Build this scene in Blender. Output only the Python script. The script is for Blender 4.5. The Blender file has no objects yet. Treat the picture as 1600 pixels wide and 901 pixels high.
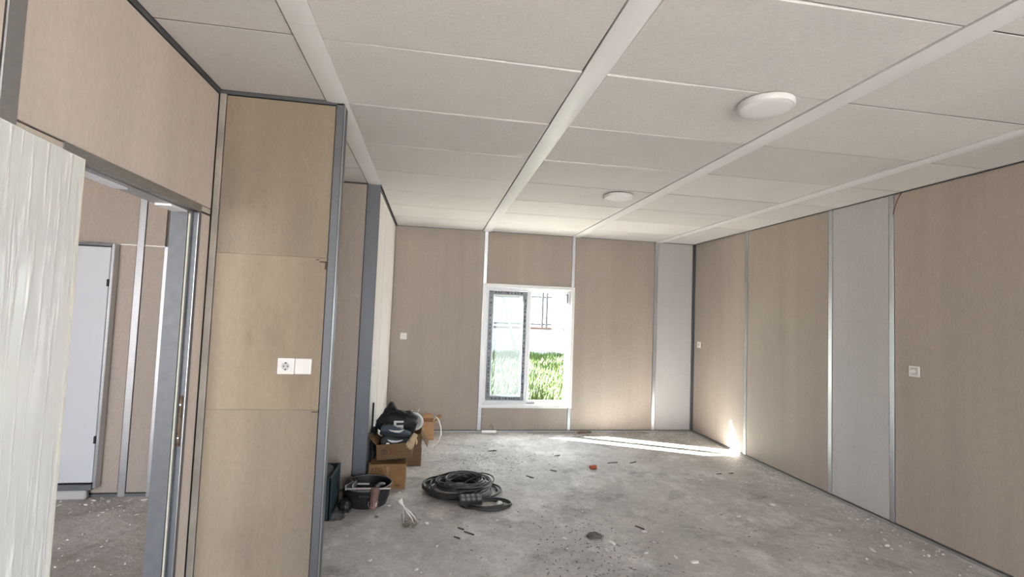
import bpy, bmesh, math, random
from mathutils import Vector, Matrix, noise
from mathutils.bvhtree import BVHTree

random.seed(7)
sc = bpy.context.scene
COL = sc.collection

# ------------------------------------------------------------------ camera
HC = 1.521
yaw, pitch, roll = 0.1612, 0.0537, 0.0383
fw = Vector((math.sin(yaw), math.cos(yaw), 0)); rt = Vector((math.cos(yaw), -math.sin(yaw), 0)); up = Vector((0, 0, 1))
fw, up = fw * math.cos(pitch) + up * math.sin(pitch), up * math.cos(pitch) - fw * math.sin(pitch)
rt, up = rt * math.cos(roll) + up * math.sin(roll), up * math.cos(roll) - rt * math.sin(roll)
cam = bpy.data.cameras.new('camera'); cam.sensor_width = 36; cam.sensor_fit = 'HORIZONTAL'
cam.lens = 756.68 / 1600 * 36; cam.clip_start = 0.02; cam.clip_end = 300
camo = bpy.data.objects.new('camera', cam); COL.objects.link(camo)
camo.matrix_world = Matrix(((rt.x, up.x, -fw.x, 0), (rt.y, up.y, -fw.y, 0), (rt.z, up.z, -fw.z, HC), (0, 0, 0, 1)))
sc.camera = camo

# ------------------------------------------------------------------ light
sc.view_settings.view_transform = 'Standard'
sc.view_settings.look = 'None'
sc.view_settings.gamma = 1.0
sc.view_settings.use_curve_mapping = False
sc.view_settings.exposure = 2.22
sc.cycles.max_bounces = 14
sc.cycles.diffuse_bounces = 8
sc.cycles.transparent_max_bounces = 12
sc.cycles.sample_clamp_indirect = 8.0
SKY = 2.6
world = bpy.data.worlds.new('sky'); sc.world = world; world.use_nodes = True
bg = world.node_tree.nodes['Background']
bg.inputs[0].default_value = (0.85, 0.912, 1.0, 1); bg.inputs[1].default_value = SKY
sun = bpy.data.lights.new('sun', 'SUN'); sun.energy = 68.0; sun.angle = math.radians(0.53); sun.color = (1, 0.945, 0.905)
suno = bpy.data.objects.new('sun', sun); COL.objects.link(suno)
SUN_EL = math.radians(33.7)
sd = Vector((1.747, -0.857, 0)).normalized() * math.cos(SUN_EL) + Vector((0, 0, -math.sin(SUN_EL)))
suno.rotation_euler = sd.to_track_quat('-Z', 'Y').to_euler(); suno.location = (-6, 10, 8)

def portal(name, loc, direction, sx, sy):
    l = bpy.data.lights.new(name, 'AREA'); l.shape = 'RECTANGLE'; l.size = sx; l.size_y = sy; l.cycles.is_portal = True
    o = bpy.data.objects.new(name, l); COL.objects.link(o); o.location = loc
    o.rotation_euler = Vector(direction).to_track_quat('-Z', 'Z').to_euler()
# room dimensions (metres): x right, y depth, z up
XL, XR, XA, YB, YR, H = -0.504, 3.6, -1.111, 6.2675, -3.0, 2.6
YP, YQ = 2.61, 4.264
YSR = -0.3                      # rear wall of the side room
NXL = -4.6                      # neighbour room's far left
portal('window_portal', (1.257, YB + 0.2, 1.12), (0, -1, 0), 1.2, 1.65)
portal('rear_opening_portal', (0.9, YR - 0.12, 1.15), (0, 1, 0), 2.3, 2.2)
portal('side_room_portal', (-2.9, YSR - 0.12, 1.2), (0, 1, 0), 2.8, 2.2)
portal('right_opening_portal', (XR + 0.15, -1.3, 1.4), (-1, 0, 0), 2.0, 1.9)

# ------------------------------------------------------------------ materials
def mat(name, base=(0.5, 0.5, 0.5), rough=0.6, metal=0.0, spec=0.4, noise_scale=0, noise_amt=0.0, bump=0.0, bump_scale=80, stretch=(1, 1, 1), **kw):
    m = bpy.data.materials.new(name); m.use_nodes = True
    nt = m.node_tree; b = nt.nodes['Principled BSDF']
    b.inputs['Base Color'].default_value = (*base, 1); b.inputs['Roughness'].default_value = rough
    b.inputs['Metallic'].default_value = metal; b.inputs['Specular IOR Level'].default_value = spec
    for k, v in kw.items(): b.inputs[k].default_value = v
    if noise_scale or bump:
        tc = nt.nodes.new('ShaderNodeTexCoord'); mp = nt.nodes.new('ShaderNodeMapping')
        mp.inputs['Scale'].default_value = stretch; nt.links.new(tc.outputs['Object'], mp.inputs[0])
    if noise_scale:
        n = nt.nodes.new('ShaderNodeTexNoise'); n.inputs['Scale'].default_value = noise_scale; n.inputs['Detail'].default_value = 5
        nt.links.new(mp.outputs[0], n.inputs['Vector'])
        r = nt.nodes.new('ShaderNodeValToRGB')
        r.color_ramp.elements[0].position = 0.3; r.color_ramp.elements[1].position = 0.7
        r.color_ramp.elements[0].color = tuple(c * (1 - noise_amt) for c in base) + (1,)
        r.color_ramp.elements[1].color = tuple(min(1, c * (1 + noise_amt)) for c in base) + (1,)
        nt.links.new(n.outputs['Fac'], r.inputs[0]); nt.links.new(r.outputs[0], b.inputs['Base Color'])
    if bump:
        n2 = nt.nodes.new('ShaderNodeTexNoise'); n2.inputs['Scale'].default_value = bump_scale; n2.inputs['Detail'].default_value = 6
        nt.links.new(mp.outputs[0], n2.inputs['Vector'])
        bp = nt.nodes.new('ShaderNodeBump'); bp.inputs['Strength'].default_value = bump; bp.inputs['Distance'].default_value = 0.01
        nt.links.new(n2.outputs['Fac'], bp.inputs['Height']); nt.links.new(bp.outputs[0], b.inputs['Normal'])
    return m

def board_mat(name, base, warm, stain, streak=0.10, stain_amt=0.35, spec=0.25, rough=0.62):
    """Fibre board: fine fibre speckle, soft vertical streaks, broad blotches and a few brown stains."""
    m = bpy.data.materials.new(name); m.use_nodes = True
    nt = m.node_tree; N = nt.nodes.new; L = nt.links.new; b = nt.nodes['Principled BSDF']
    b.inputs['Roughness'].default_value = rough; b.inputs['Specular IOR Level'].default_value = spec
    tc = N('ShaderNodeTexCoord'); oi = N('ShaderNodeObjectInfo')
    off = N('ShaderNodeVectorMath'); off.operation = 'SCALE'; off.inputs[0].default_value = (37, 53, 21); L(oi.outputs['Random'], off.inputs['Scale'])
    add = N('ShaderNodeVectorMath'); add.operation = 'ADD'; L(tc.outputs['Object'], add.inputs[0]); L(off.outputs[0], add.inputs[1])
    def nz(scale, stretch, detail=5, rgh=0.6):
        mp = N('ShaderNodeMapping'); mp.inputs['Scale'].default_value = stretch; L(add.outputs[0], mp.inputs[0])
        n = N('ShaderNodeTexNoise'); n.inputs['Scale'].default_value = scale; n.inputs['Detail'].default_value = detail; n.inputs['Roughness'].default_value = rgh
        L(mp.outputs[0], n.inputs['Vector']); return n.outputs['Fac']
    def ramp(fac, p0, p1, c0, c1):
        r = N('ShaderNodeValToRGB'); e = r.color_ramp.elements
        e[0].position, e[1].position = p0, p1; e[0].color = (*c0, 1); e[1].color = (*c1, 1); L(fac, r.inputs[0]); return r.outputs[0]
    def mix(fac, a, bb, mode='MIX'):
        x = N('ShaderNodeMix'); x.data_type = 'RGBA'; x.blend_type = mode
        if isinstance(fac, float): x.inputs[0].default_value = fac
        else: L(fac, x.inputs[0])
        L(a, x.inputs[6]); L(bb, x.inputs[7]); return x.outputs[2]
    c = ramp(nz(1.1, (1, 1, 0.45), 3), 0.35, 0.65, base, warm)
    s = ramp(nz(5.0, (1, 1, 0.04), 4), 0.3, 0.7, (1 - streak,) * 3, (1 + streak,) * 3)
    c = mix(1.0, c, s, 'MULTIPLY')
    f = ramp(nz(70.0, (1, 1, 0.5), 4, 0.7), 0.3, 0.7, (0.93,) * 3, (1.07,) * 3)
    c = mix(1.0, c, f, 'MULTIPLY')
    st = ramp(nz(2.3, (1.3, 1.3, 0.55), 6, 0.65), 0.58, 0.80, (0, 0, 0), (stain_amt,) * 3)
    sc_ = N('ShaderNodeRGB'); sc_.outputs[0].default_value = (*stain, 1)
    c = mix(st, c, sc_.outputs[0])
    sm = ramp(nz(6.5, (1, 1, 0.8), 8, 0.7), 0.70, 0.78, (0, 0, 0), (0.25,) * 3)
    c = mix(sm, c, sc_.outputs[0])
    hv = N('ShaderNodeHueSaturation'); mr = N('ShaderNodeMapRange')
    mr.inputs['To Min'].default_value = 0.94; mr.inputs['To Max'].default_value = 1.06
    L(oi.outputs['Random'], mr.inputs[0]); L(mr.outputs[0], hv.inputs['Value']); L(c, hv.inputs['Color'])
    L(hv.outputs[0], b.inputs['Base Color'])
    bp = N('ShaderNodeBump'); bp.inputs['Strength'].default_value = 0.12; bp.inputs['Distance'].default_value = 0.004
    L(nz(90, (1, 1, 0.6), 4), bp.inputs['Height']); L(bp.outputs[0], b.inputs['Normal'])
    return m

def metal_mat(name, base, rough, spangle=0.05):
    m = bpy.data.materials.new(name); m.use_nodes = True
    nt = m.node_tree; N = nt.nodes.new; L = nt.links.new; b = nt.nodes['Principled BSDF']
    b.inputs['Metallic'].default_value = 1.0
    tc = N('ShaderNodeTexCoord'); v = N('ShaderNodeTexVoronoi'); v.inputs['Scale'].default_value = 90
    L(tc.outputs['Object'], v.inputs['Vector'])
    n = N('ShaderNodeTexNoise'); n.inputs['Scale'].default_value = 9; n.inputs['Detail'].default_value = 6; L(tc.outputs['Object'], n.inputs['Vector'])
    r = N('ShaderNodeValToRGB'); r.color_ramp.elements[0].color = tuple(c * (1 - spangle) for c in base) + (1,)
    r.color_ramp.elements[1].color = tuple(min(1, c * (1 + spangle)) for c in base) + (1,)
    L(v.outputs['Color'], r.inputs[0]); L(r.outputs[0], b.inputs['Base Color'])
    mr = N('ShaderNodeMapRange'); mr.inputs['To Min'].default_value = rough - 0.08; mr.inputs['To Max'].default_value = rough + 0.12
    L(n.outputs['Fac'], mr.inputs[0]); L(mr.outputs[0], b.inputs['Roughness'])
    return m

M = {}
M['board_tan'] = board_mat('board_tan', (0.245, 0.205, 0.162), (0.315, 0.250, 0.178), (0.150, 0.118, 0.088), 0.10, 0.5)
M['board_beige'] = board_mat('board_beige', (0.52, 0.455, 0.395), (0.555, 0.48, 0.41), (0.36, 0.29, 0.23), 0.06, 0.5)
M['board_brown'] = board_mat('board_brown', (0.37, 0.320, 0.282), (0.395, 0.338, 0.292), (0.275, 0.23, 0.195), 0.06, 0.3)
M['board_cream'] = board_mat('board_cream', (0.72, 0.685, 0.655), (0.75, 0.71, 0.675), (0.55, 0.50, 0.44), 0.03, 0.2)
M['board_grey'] = board_mat('board_grey', (0.445, 0.43, 0.43), (0.475, 0.46, 0.46), (0.33, 0.305, 0.29), 0.03, 0.25)
M['ceiling'] = board_mat('ceiling_board', (0.665, 0.642, 0.625), (0.685, 0.655, 0.635), (0.60, 0.565, 0.535), 0.02, 0.2, 0.2, 0.7)
M['board_edge'] = mat('seam_shade_edge', (0.16, 0.15, 0.14), 0.9)
M['strip'] = mat('ceiling_strip_white', (0.80, 0.80, 0.80), 0.33, spec=0.5, noise_scale=3, noise_amt=0.03)
M['zinc'] = metal_mat('galvanised_steel', (0.56, 0.575, 0.60), 0.33)
M['zinc_dark'] = metal_mat('dull_galvanised_steel', (0.19, 0.20, 0.215), 0.5)
M['zinc_mid'] = metal_mat('plain_galvanised_steel', (0.46, 0.465, 0.475), 0.42)
M['dusty_angle'] = mat('dusty_steel_angle', (0.36, 0.325, 0.285), 0.6, metal=0.25, noise_scale=6, noise_amt=0.2)
M['jamb'] = mat('grey_painted_steel', (0.105, 0.110, 0.120), 0.4, metal=0.0, noise_scale=20, noise_amt=0.12)
M['core'] = mat('wall_core', (0.12, 0.11, 0.10), 0.9)
M['outside'] = mat('outside_cladding', (0.6, 0.6, 0.58), 0.7)
M['pvc'] = mat('white_pvc', (0.86, 0.86, 0.87), 0.3, spec=0.5)
M['plastic_white'] = mat('white_plastic', (0.80, 0.78, 0.75), 0.35, spec=0.5)
M['dark'] = mat('dark_slot', (0.02, 0.02, 0.02), 0.6)
M['cream'] = mat('cream_gasket', (0.42, 0.41, 0.33), 0.5)
M['rust'] = mat('rusty_steel', (0.10, 0.065, 0.04), 0.6, metal=0.5, noise_scale=40, noise_amt=0.5)

def floor_mat():
    m = bpy.data.materials.new('concrete_floor'); m.use_nodes = True
    nt = m.node_tree; N = nt.nodes.new; L = nt.links.new; b = nt.nodes['Principled BSDF']
    b.inputs['Specular IOR Level'].default_value = 0.35
    tc = N('ShaderNodeTexCoord')
    def nz(scale, detail=6, rgh=0.6, st=(1, 1, 1), dist=0.0):
        mp = N('ShaderNodeMapping'); mp.inputs['Scale'].default_value = st; mp.inputs['Rotation'].default_value = (0, 0, 0.35); L(tc.outputs['Object'], mp.inputs[0])
        n = N('ShaderNodeTexNoise'); n.inputs['Scale'].default_value = scale; n.inputs['Detail'].default_value = detail
        n.inputs['Roughness'].default_value = rgh; n.inputs['Distortion'].default_value = dist
        L(mp.outputs[0], n.inputs['Vector']); return n.outputs['Fac']
    def ramp(fac, p0, p1, c0, c1):
        r = N('ShaderNodeValToRGB'); e = r.color_ramp.elements
        e[0].position, e[1].position = p0, p1; e[0].color = (*c0, 1); e[1].color = (*c1, 1); L(fac, r.inputs[0]); return r.outputs[0]
    def mix(fac, a, bb, mode='MIX'):
        x = N('ShaderNodeMix'); x.data_type = 'RGBA'; x.blend_type = mode
        if isinstance(fac, float): x.inputs[0].default_value = fac
        else: L(fac, x.inputs[0])
        L(a, x.inputs[6]); L(bb, x.inputs[7]); return x.outputs[2]
    def rgb(c):
        x = N('ShaderNodeRGB'); x.outputs[0].default_value = (*c, 1); return x.outputs[0]
    c = ramp(nz(1.3, 8, 0.62, dist=0.4), 0.32, 0.68, (0.42, 0.40, 0.382), (0.60, 0.578, 0.56))
    dust = ramp(nz(2.1, 12, 0.74, (1.0, 0.8, 1), 0.3), 0.50, 0.64, (0, 0, 0), (0.85,) * 3)
    c = mix(dust, c, rgb((0.74, 0.72, 0.70)))
    grime = ramp(nz(2.9, 12, 0.76, (0.85, 1.1, 1), 0.3), 0.52, 0.66, (0, 0, 0), (0.7,) * 3)
    c = mix(grime, c, rgb((0.235, 0.222, 0.21)))
    fl = ramp(nz(38, 6, 0.75), 0.60, 0.70, (0, 0, 0), (0.55,) * 3)
    c = mix(fl, c, rgb((0.62, 0.60, 0.58)))
    fd = ramp(nz(30, 6, 0.78, (1, 1.3, 1)), 0.62, 0.72, (0, 0, 0), (0.7,) * 3)
    c = mix(fd, c, rgb((0.10, 0.095, 0.09)))
    gr_ = ramp(nz(130, 5, 0.8), 0.25, 0.75, (0.80,) * 3, (1.20,) * 3)
    c = mix(1.0, c, gr_, 'MULTIPLY')
    md = ramp(nz(14, 9, 0.8, (1, 1, 1), 0.2), 0.3, 0.7, (0.78,) * 3, (1.20,) * 3)
    c = mix(1.0, c, md, 'MULTIPLY')
    L(c, b.inputs['Base Color'])
    mr = N('ShaderNodeMapRange'); mr.inputs['To Min'].default_value = 0.5; mr.inputs['To Max'].default_value = 0.85
    L(nz(2.0, 5), mr.inputs[0]); L(mr.outputs[0], b.inputs['Roughness'])
    bp = N('ShaderNodeBump'); bp.inputs['Strength'].default_value = 0.8; bp.inputs['Distance'].default_value = 0.02
    L(nz(22, 9, 0.72), bp.inputs['Height']); L(bp.outputs[0], b.inputs['Normal'])
    return m
M['floor'] = floor_mat()

def glass_mat(name, tint, refl=0.08, haze=0.0):
    m = bpy.data.materials.new(name); m.use_nodes = True
    nt = m.node_tree; N = nt.nodes.new; L = nt.links.new
    for n in list(nt.nodes):
        if n.type != 'OUTPUT_MATERIAL': nt.nodes.remove(n)
    out = nt.nodes['Material Output']
    t = N('ShaderNodeBsdfTransparent'); t.inputs[0].default_value = (*tint, 1)
    g = N('ShaderNodeBsdfGlossy'); g.inputs['Roughness'].default_value = 0.02
    lw = N('ShaderNodeLayerWeight'); lw.inputs[0].default_value = 0.5
    pw = N('ShaderNodeMath'); pw.operation = 'POWER'; pw.inputs[1].default_value = 5.0; L(lw.outputs['Facing'], pw.inputs[0])
    ma = N('ShaderNodeMath'); ma.operation = 'MULTIPLY_ADD'; ma.inputs[1].default_value = 0.8; ma.inputs[2].default_value = 0.04; L(pw.outputs[0], ma.inputs[0])
    mx = N('ShaderNodeMixShader'); L(ma.outputs[0], mx.inputs[0]); L(t.outputs[0], mx.inputs[1]); L(g.outputs[0], mx.inputs[2])
    last = mx.outputs[0]
    if haze:
        d = N('ShaderNodeBsdfTranslucent'); d.inputs[0].default_value = (0.9, 0.95, 1, 1)
        m2 = N('ShaderNodeMixShader'); m2.inputs[0].default_value = haze; L(last, m2.inputs[1]); L(d.outputs[0], m2.inputs[2]); last = m2.outputs[0]
    L(last, out.inputs['Surface'])
    return m
M['glass'] = glass_mat('window_glass', (0.96, 0.985, 0.97))
M['glass_dusty'] = glass_mat('tinted_window_glass', (0.61, 0.68, 0.675), haze=0.012)

# ------------------------------------------------------------------ geometry helpers
class MB:
    def __init__(self): self.bm = bmesh.new()
    def box(self, x0, x1, y0, y1, z0, z1, bev=0.0, seg=1):
        bm = self.bm if not bev else bmesh.new()
        vs = [bm.verts.new((x, y, z)) for x in (x0, x1) for y in (y0, y1) for z in (z0, z1)]
        for f in ((0, 1, 3, 2), (4, 6, 7, 5), (0, 4, 5, 1), (2, 3, 7, 6), (0, 2, 6, 4), (1, 5, 7, 3)): bm.faces.new([vs[i] for i in f])
        if bev:
            bmesh.ops.bevel(bm, geom=list(bm.edges), offset=bev, segments=seg, affect='EDGES', profile=0.5); self.join(bm)
        return self
    def join(self, bm, mtx=None):
        me = bpy.data.meshes.new('tmp'); bm.to_mesh(me); bm.free()
        if mtx: me.transform(mtx)
        self.bm.from_mesh(me); bpy.data.meshes.remove(me); return self
    def hexa(self, pts):
        vs = [self.bm.verts.new(p) for p in pts]   # bottom 4 (ccw), top 4
        for f in ((3, 2, 1, 0), (4, 5, 6, 7), (0, 1, 5, 4), (1, 2, 6, 5), (2, 3, 7, 6), (3, 0, 4, 7)): self.bm.faces.new([vs[i] for i in f])
        return self
    def rings(self, rings, cap=True, closed=False):
        R = [[self.bm.verts.new(p) for p in r] for r in rings]; n = len(R[0]); k = len(R)
        for i in range(k if closed else k - 1):
            a, b = R[i], R[(i + 1) % k]
            for j in range(n): self.bm.faces.new((a[j], a[(j + 1) % n], b[(j + 1) % n], b[j]))
        if cap and not closed:
            self.bm.faces.new(R[0][::-1]); self.bm.faces.new(R[-1])
        return self
    def tube(self, path, r, n=6, closed=False):
        P = [Vector(p) for p in path]; k = len(P); rings = []; u = None
        for i in range(k):
            a = P[i - 1] if (i > 0 or closed) else P[0]; b = P[(i + 1) % k] if (i < k - 1 or closed) else P[-1]
            t = (b - a).normalized()
            if u is None: u = t.orthogonal().normalized()
            u = (u - t * u.dot(t)); u = u.normalized() if u.length > 1e-6 else t.orthogonal().normalized()
            v = t.cross(u); rr = r[i] if isinstance(r, (list, tuple)) else r
            rings.append([P[i] + (u * math.cos(2 * math.pi * j / n) + v * math.sin(2 * math.pi * j / n)) * rr for j in range(n)])
        return self.rings(rings, True, closed)
    def lathe(self, prof, n=32, c=(0, 0, 0)):
        rings = [[(c[0] + r * math.cos(2 * math.pi * j / n), c[1] + r * math.sin(2 * math.pi * j / n), c[2] + z) for j in range(n)] for r, z in prof]
        return self.rings(rings, True)
    def build(self, name, m, parent=None, loc=None, smooth=False, rot=None, kind=None):
        bmesh.ops.recalc_face_normals(self.bm, faces=list(self.bm.faces))
        me = bpy.data.meshes.new(name); self.bm.to_mesh(me); self.bm.free()
        if smooth:
            for p in me.polygons: p.use_smooth = True
            if smooth != 'all': me.set_sharp_from_angle(angle=math.radians(40))
        me.materials.append(M[m] if isinstance(m, str) else m)
        o = bpy.data.objects.new(name, me); COL.objects.link(o)
        if loc: o.location = loc
        if rot: o.rotation_euler = rot
        if parent: o.parent = parent
        if kind: o['kind'] = kind
        return o

def tag(o, label, cat, group=None):
    o['label'] = label; o['category'] = cat
    if group: o['group'] = group
    return o
def thing(name, label, cat, loc, rz=0, group=None, rot=None):
    o = bpy.data.objects.new(name, None); COL.objects.link(o); o.location = loc; o.rotation_euler = rot or (0, 0, rz); o.empty_display_size = 0.05
    return tag(o, label, cat, group)
def struct(o, label=None):
    o['kind'] = 'structure'
    if label: o['label'] = label
    return o
def sempty(name, label):
    o = bpy.data.objects.new(name, None); COL.objects.link(o); return struct(o, label)

# ------------------------------------------------------------------ structure: shell
fl = struct(MB().box(NXL - 0.2, XR + 0.2, YR - 0.3, YB + 0.13, -0.2, 0.0).build('floor', 'floor'), 'bare dusty grey concrete floor strewn with chips and dirt')
ceil = struct(MB().box(NXL - 0.2, XR + 0.2, YR - 0.2, YB + 0.13, 2.622, 2.8).build('ceiling', 'core'), 'off-white board ceiling with broad white cover strips')

SEAMS = [YB - 0.61 * k for k in range(0, 18)]
COLS = [(-1.106, -0.597), (-0.489, 0.6035), (0.712, 1.8145), (1.923, 3.0065), (3.115, 3.592)]
def ceiling_panel(x0, x1, y0, y1, drop=(0, 0, 0, 0)):
    """drop: how far the corners (x0y0, x1y0, x1y1, x0y1) sag below the ceiling plane"""
    t = 0.013; g = 0.0036
    c = [(x0 + g, y0 + g), (x1 - g, y0 + g), (x1 - g, y1 - g), (x0 + g, y1 - g)]
    e = 0.0018
    mb = MB()
    ci = [(x0 + g + e, y0 + g + e), (x1 - g - e, y0 + g + e), (x1 - g - e, y1 - g - e), (x0 + g + e, y1 - g - e)]
    r = [[(*p, H - d) for p, d in zip(ci, drop)], [(*p, H + e - d) for p, d in zip(c, drop)], [(*p, H + t) for p in c]]
    mb.rings(r); o = mb.build('ceiling_panel', 'ceiling', ceil)
    if max(drop) < 0.004:            # seam shade put into the edge colour; sagging boards keep pale, lit-looking edges
        o.data.materials.append(M['board_edge'])
        for p in o.data.polygons:
            if abs(p.normal.z) < 0.3: p.material_index = 1
    return o
rnd = random.Random(3)
for ci, (x0, x1) in enumerate(COLS):
    for k in range(len(SEAMS) - 1):
        y1, y0 = SEAMS[k], SEAMS[k + 1]
        if y1 < -2.9: break
        if ci == 0:
            if y0 > 4.3: continue
            y1 = min(y1, YQ - 0.006)
            if y1 - y0 < 0.05: continue
        d = [rnd.uniform(0, 0.0018) for _ in range(4)]
        if y0 < 3.4 and y0 > 1.3:
            if ci == 1: d[1] = 0.008 if y0 < 3 else 0.005
            if ci == 2: d[0] = {5: 0.006, 6: 0.007}.get(k, 0.011)
        ceiling_panel(x0, x1, y0, y1, d)
def ceiling_strip(x0, x1, y0, y1):
    mb = MB(); w = x1 - x0; n = 8; prof = []
    for i in range(n + 1):
        t = i / n; prof.append((x0 + w * t, H - 0.005 - 0.005 * math.sin(math.pi * t)))
    prof = [(x0, H + 0.006)] + prof + [(x1, H + 0.006)]
    mb.rings([[(x, y0 + 0.0008, z) for x, z in prof], [(x, y1 - 0.0008, z) for x, z in prof]])
    return mb.build('ceiling_strip', 'strip', ceil, smooth=True)
for x0, cuts in ((-0.594, (YQ - 0.004, 1.90, -0.6, -3)), (0.607, (YB - 0.004, 4.45, 2.607, 0.2, -3)), (1.818, (YB - 0.004, 3.85, 1.2, -3)), (3.010, (YB - 0.004, 4.4, 2.0, -3))):
    for a, b in zip(cuts, cuts[1:]): ceiling_strip(x0, x0 + 0.108, b, a)

# ---- boards and studs on walls: axis 'x' means the wall lies along x at constant y (facing -y) ; 'y' along y at constant x
def board(wall, m, axis, a0, a1, z0, z1, pos, face, proud=0.0, name='wall_panel', thick=0.012):
    g = 0.002; r = random.uniform(-0.0006, 0.0006)
    f = pos + face * (proud + r); bk = pos - face * thick
    lo, hi = min(f, bk), max(f, bk)
    mb = MB()
    if axis == 'x': mb.box(a0 + g, a1 - g, lo, hi, z0 + g, z1 - g, 0.0015)
    else: mb.box(lo, hi, a0 + g, a1 - g, z0 + g, z1 - g, 0.0015)
    return mb.build(name, m, wall)
def stud(wall, axis, a0, a1, z0, z1, pos, face, m='zinc', name='metal_stud', proud=0.003):
    """cold formed strip: flat face with turned-in rounded edges"""
    w = a1 - a0; p = [(0, -0.012), (0, proud - 0.0025), (0.0025, proud), (w - 0.0025, proud), (w, proud - 0.0025), (w, -0.012)]
    def P(q, z):
        a = a0 + q[0]; d = pos + face * q[1]
        return (a, d, z) if axis == 'x' else (d, a, z)
    return MB().rings([[P(q, z0) for q in p], [P(q, z1) for q in p]]).build(name, m, wall)

# back wall
wx0, wx1, wz0, wz1 = 0.66, 1.855, 0.325, 1.90
mb = MB(); yb0, yb1 = YB + 0.013, YB + 0.13
mb.box(XL - 0.15, wx0, yb0, yb1, 0, 2.7); mb.box(wx1, XR + 0.13, yb0, yb1, 0, 2.7); mb.box(wx0, wx1, yb0, yb1, 0, wz0); mb.box(wx0, wx1, yb0, yb1, wz1, 2.7)
wb = struct(mb.build('wall_back', 'core'), 'far wall of brown boards with the window in it')
board(wb, 'board_brown', 'x', XL, 0.633, 0.03, H - 0.006, YB, -1)
board(wb, 'board_brown', 'x', 0.684, 1.823, wz1 + 0.01, H - 0.006, YB, -1)
board(wb, 'board_brown', 'x', 0.684, 1.823, 0.03, wz0 - 0.01, YB, -1)
board(wb, 'board_brown', 'x', 1.868, 3.004, 0.03, H - 0.006, YB, -1)
board(wb, 'board_grey', 'x', 3.054, 3.572, 0.03, H - 0.006, YB, -1)
stud(wb, 'x', 0.635, 0.682, 0.03, H - 0.004, YB, -1); stud(wb, 'x', 1.825, 1.867, 0.03, H - 0.004, YB, -1)
stud(wb, 'x', 3.006, 3.052, 0.03, H - 0.004, YB, -1)
stud(wb, 'x', 3.574, 3.598, 0.03, H - 0.004, YB, -1, 'zinc_dark', 'corner_angle')
struct(MB().box(XL, XR - 0.002, YB - 0.006, YB + 0.012, 0.0, 0.022, 0.002).build('baseboard_back', 'zinc_mid'), 'thin grey metal floor track under the far wall')
struct(MB().box(XL, XR, YB - 0.004, YB + 0.012, H - 0.008, H - 0.001).build('trim_shadow_gap', 'zinc_dark'))  # dark strip standing in for the shadow gap above the far wall

# right wall; behind the camera an unseen opening is added to let in daylight
RO = ((-2.3, -0.3),); RZ0, RZ1 = 0.45, 2.35
mb = MB(); rx0, rx1 = XR + 0.013, XR + 0.13
mb.box(rx0, rx1, RO[-1][1], YB + 0.13, 0, 2.7); mb.box(rx0, rx1, YR - 0.1, RO[0][0], 0, 2.7); 
for a, b in RO: mb.box(rx0, rx1, a, b, 0, RZ0); mb.box(rx0, rx1, a, b, RZ1, 2.7)
wr = struct(mb.build('wall_right', 'core'), 'right wall of brown boards with one grey board')
segs = [(5.150, 6.240, 'board_brown'), (3.938, 5.096, 'board_brown'), (3.335, 3.890, 'board_grey'), (2.10, 3.290, 'board_brown'), (0.86, 2.05, 'board_brown'), (-0.3, 0.81, 'board_brown'), (-3.0, -2.3, 'board_brown')]
for a, b, m_ in segs: board(wr, m_, 'y', a, b, 0.03, H - 0.006, XR, -1)
for a, b in RO: board(wr, 'board_brown', 'y', a, b, 0.03, RZ0, XR, -1); board(wr, 'board_brown', 'y', a, b, RZ1, H - 0.006, XR, -1)
for a, b in ((5.098, 5.148), (3.892, 3.936), (3.292, 3.333), (2.052, 2.098)): stud(wr, 'y', a, b, 0.03, H - 0.004, XR, -1)
stud(wr, 'y', 6.242, 6.264, 0.03, H - 0.004, XR, -1, 'zinc_dark', 'corner_angle')
struct(MB().box(XR - 0.006, XR + 0.012, YR, YB - 0.007, 0.0, 0.018, 0.002).build('baseboard_right', 'zinc_mid'), 'thin grey metal floor track under the right wall')
struct(MB().box(XR - 0.004, XR + 0.012, YR, YB, H - 0.008, H - 0.001).build('trim_2', 'zinc_dark'))

# left wall beyond the recess (x = XL), with the steel post at its end
wl = struct(MB().box(XL - 0.10, XL - 0.013, YQ + 0.10, YB + 0.02, 0, 2.7).build('wall_left', 'core'), 'pale left wall running to the far corner')
for a, b in ((YQ + 0.014, 5.000), (5.020, 5.640), (5.644, YB - 0.012)): board(wl, 'board_cream', 'y', a, b, 0.02, H - 0.02, XL, 1)
struct(MB().box(XL - 0.012, XL + 0.006, YQ, YB, H - 0.018, H - 0.001, 0.002).build('trim_3', 'zinc_dark'))
# wall closing the recess and the far wall of the side room, one plane
wq = struct(MB().box(NXL, XL - 0.013, YQ + 0.013, YQ + 0.11, 0, 2.7).build('wall_recess', 'core'), 'brown wall at the back of the recess and side room')
board(wq, 'board_brown', 'x', XA, -0.600, 0.02, H - 0.01, YQ, -1)
pm = MB(); w_ = 0.11
pm.rings([[(x, y, z) for x, y in ((-0.597, YQ + 0.02), (-0.597, YQ - 0.006), (-0.594, YQ - 0.009), (-0.489, YQ - 0.009), (-0.486, YQ - 0.006), (-0.486, YQ + 0.012), (-0.503, YQ + 0.012), (-0.503, YQ + 0.02))] for z in (0, H - 0.002)])
pm.build('metal_post', 'zinc_dark', wq)
for a, b in ((-4.5, -3.40), (-3.35, -2.338), (-2.282, -2.136), (-2.08, XA - 0.09)):
    board(wq, 'board_brown', 'x', a, b, 0.03, 1.952, YQ, -1); board(wq, 'board_brown', 'x', a, b, 1.962, H - 0.01, YQ, -1)
    MB().box(a, b, YQ - 0.002, YQ + 0.01, 1.9515, 1.9625).build('joint_strip', 'plastic_white', wq)
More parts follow.
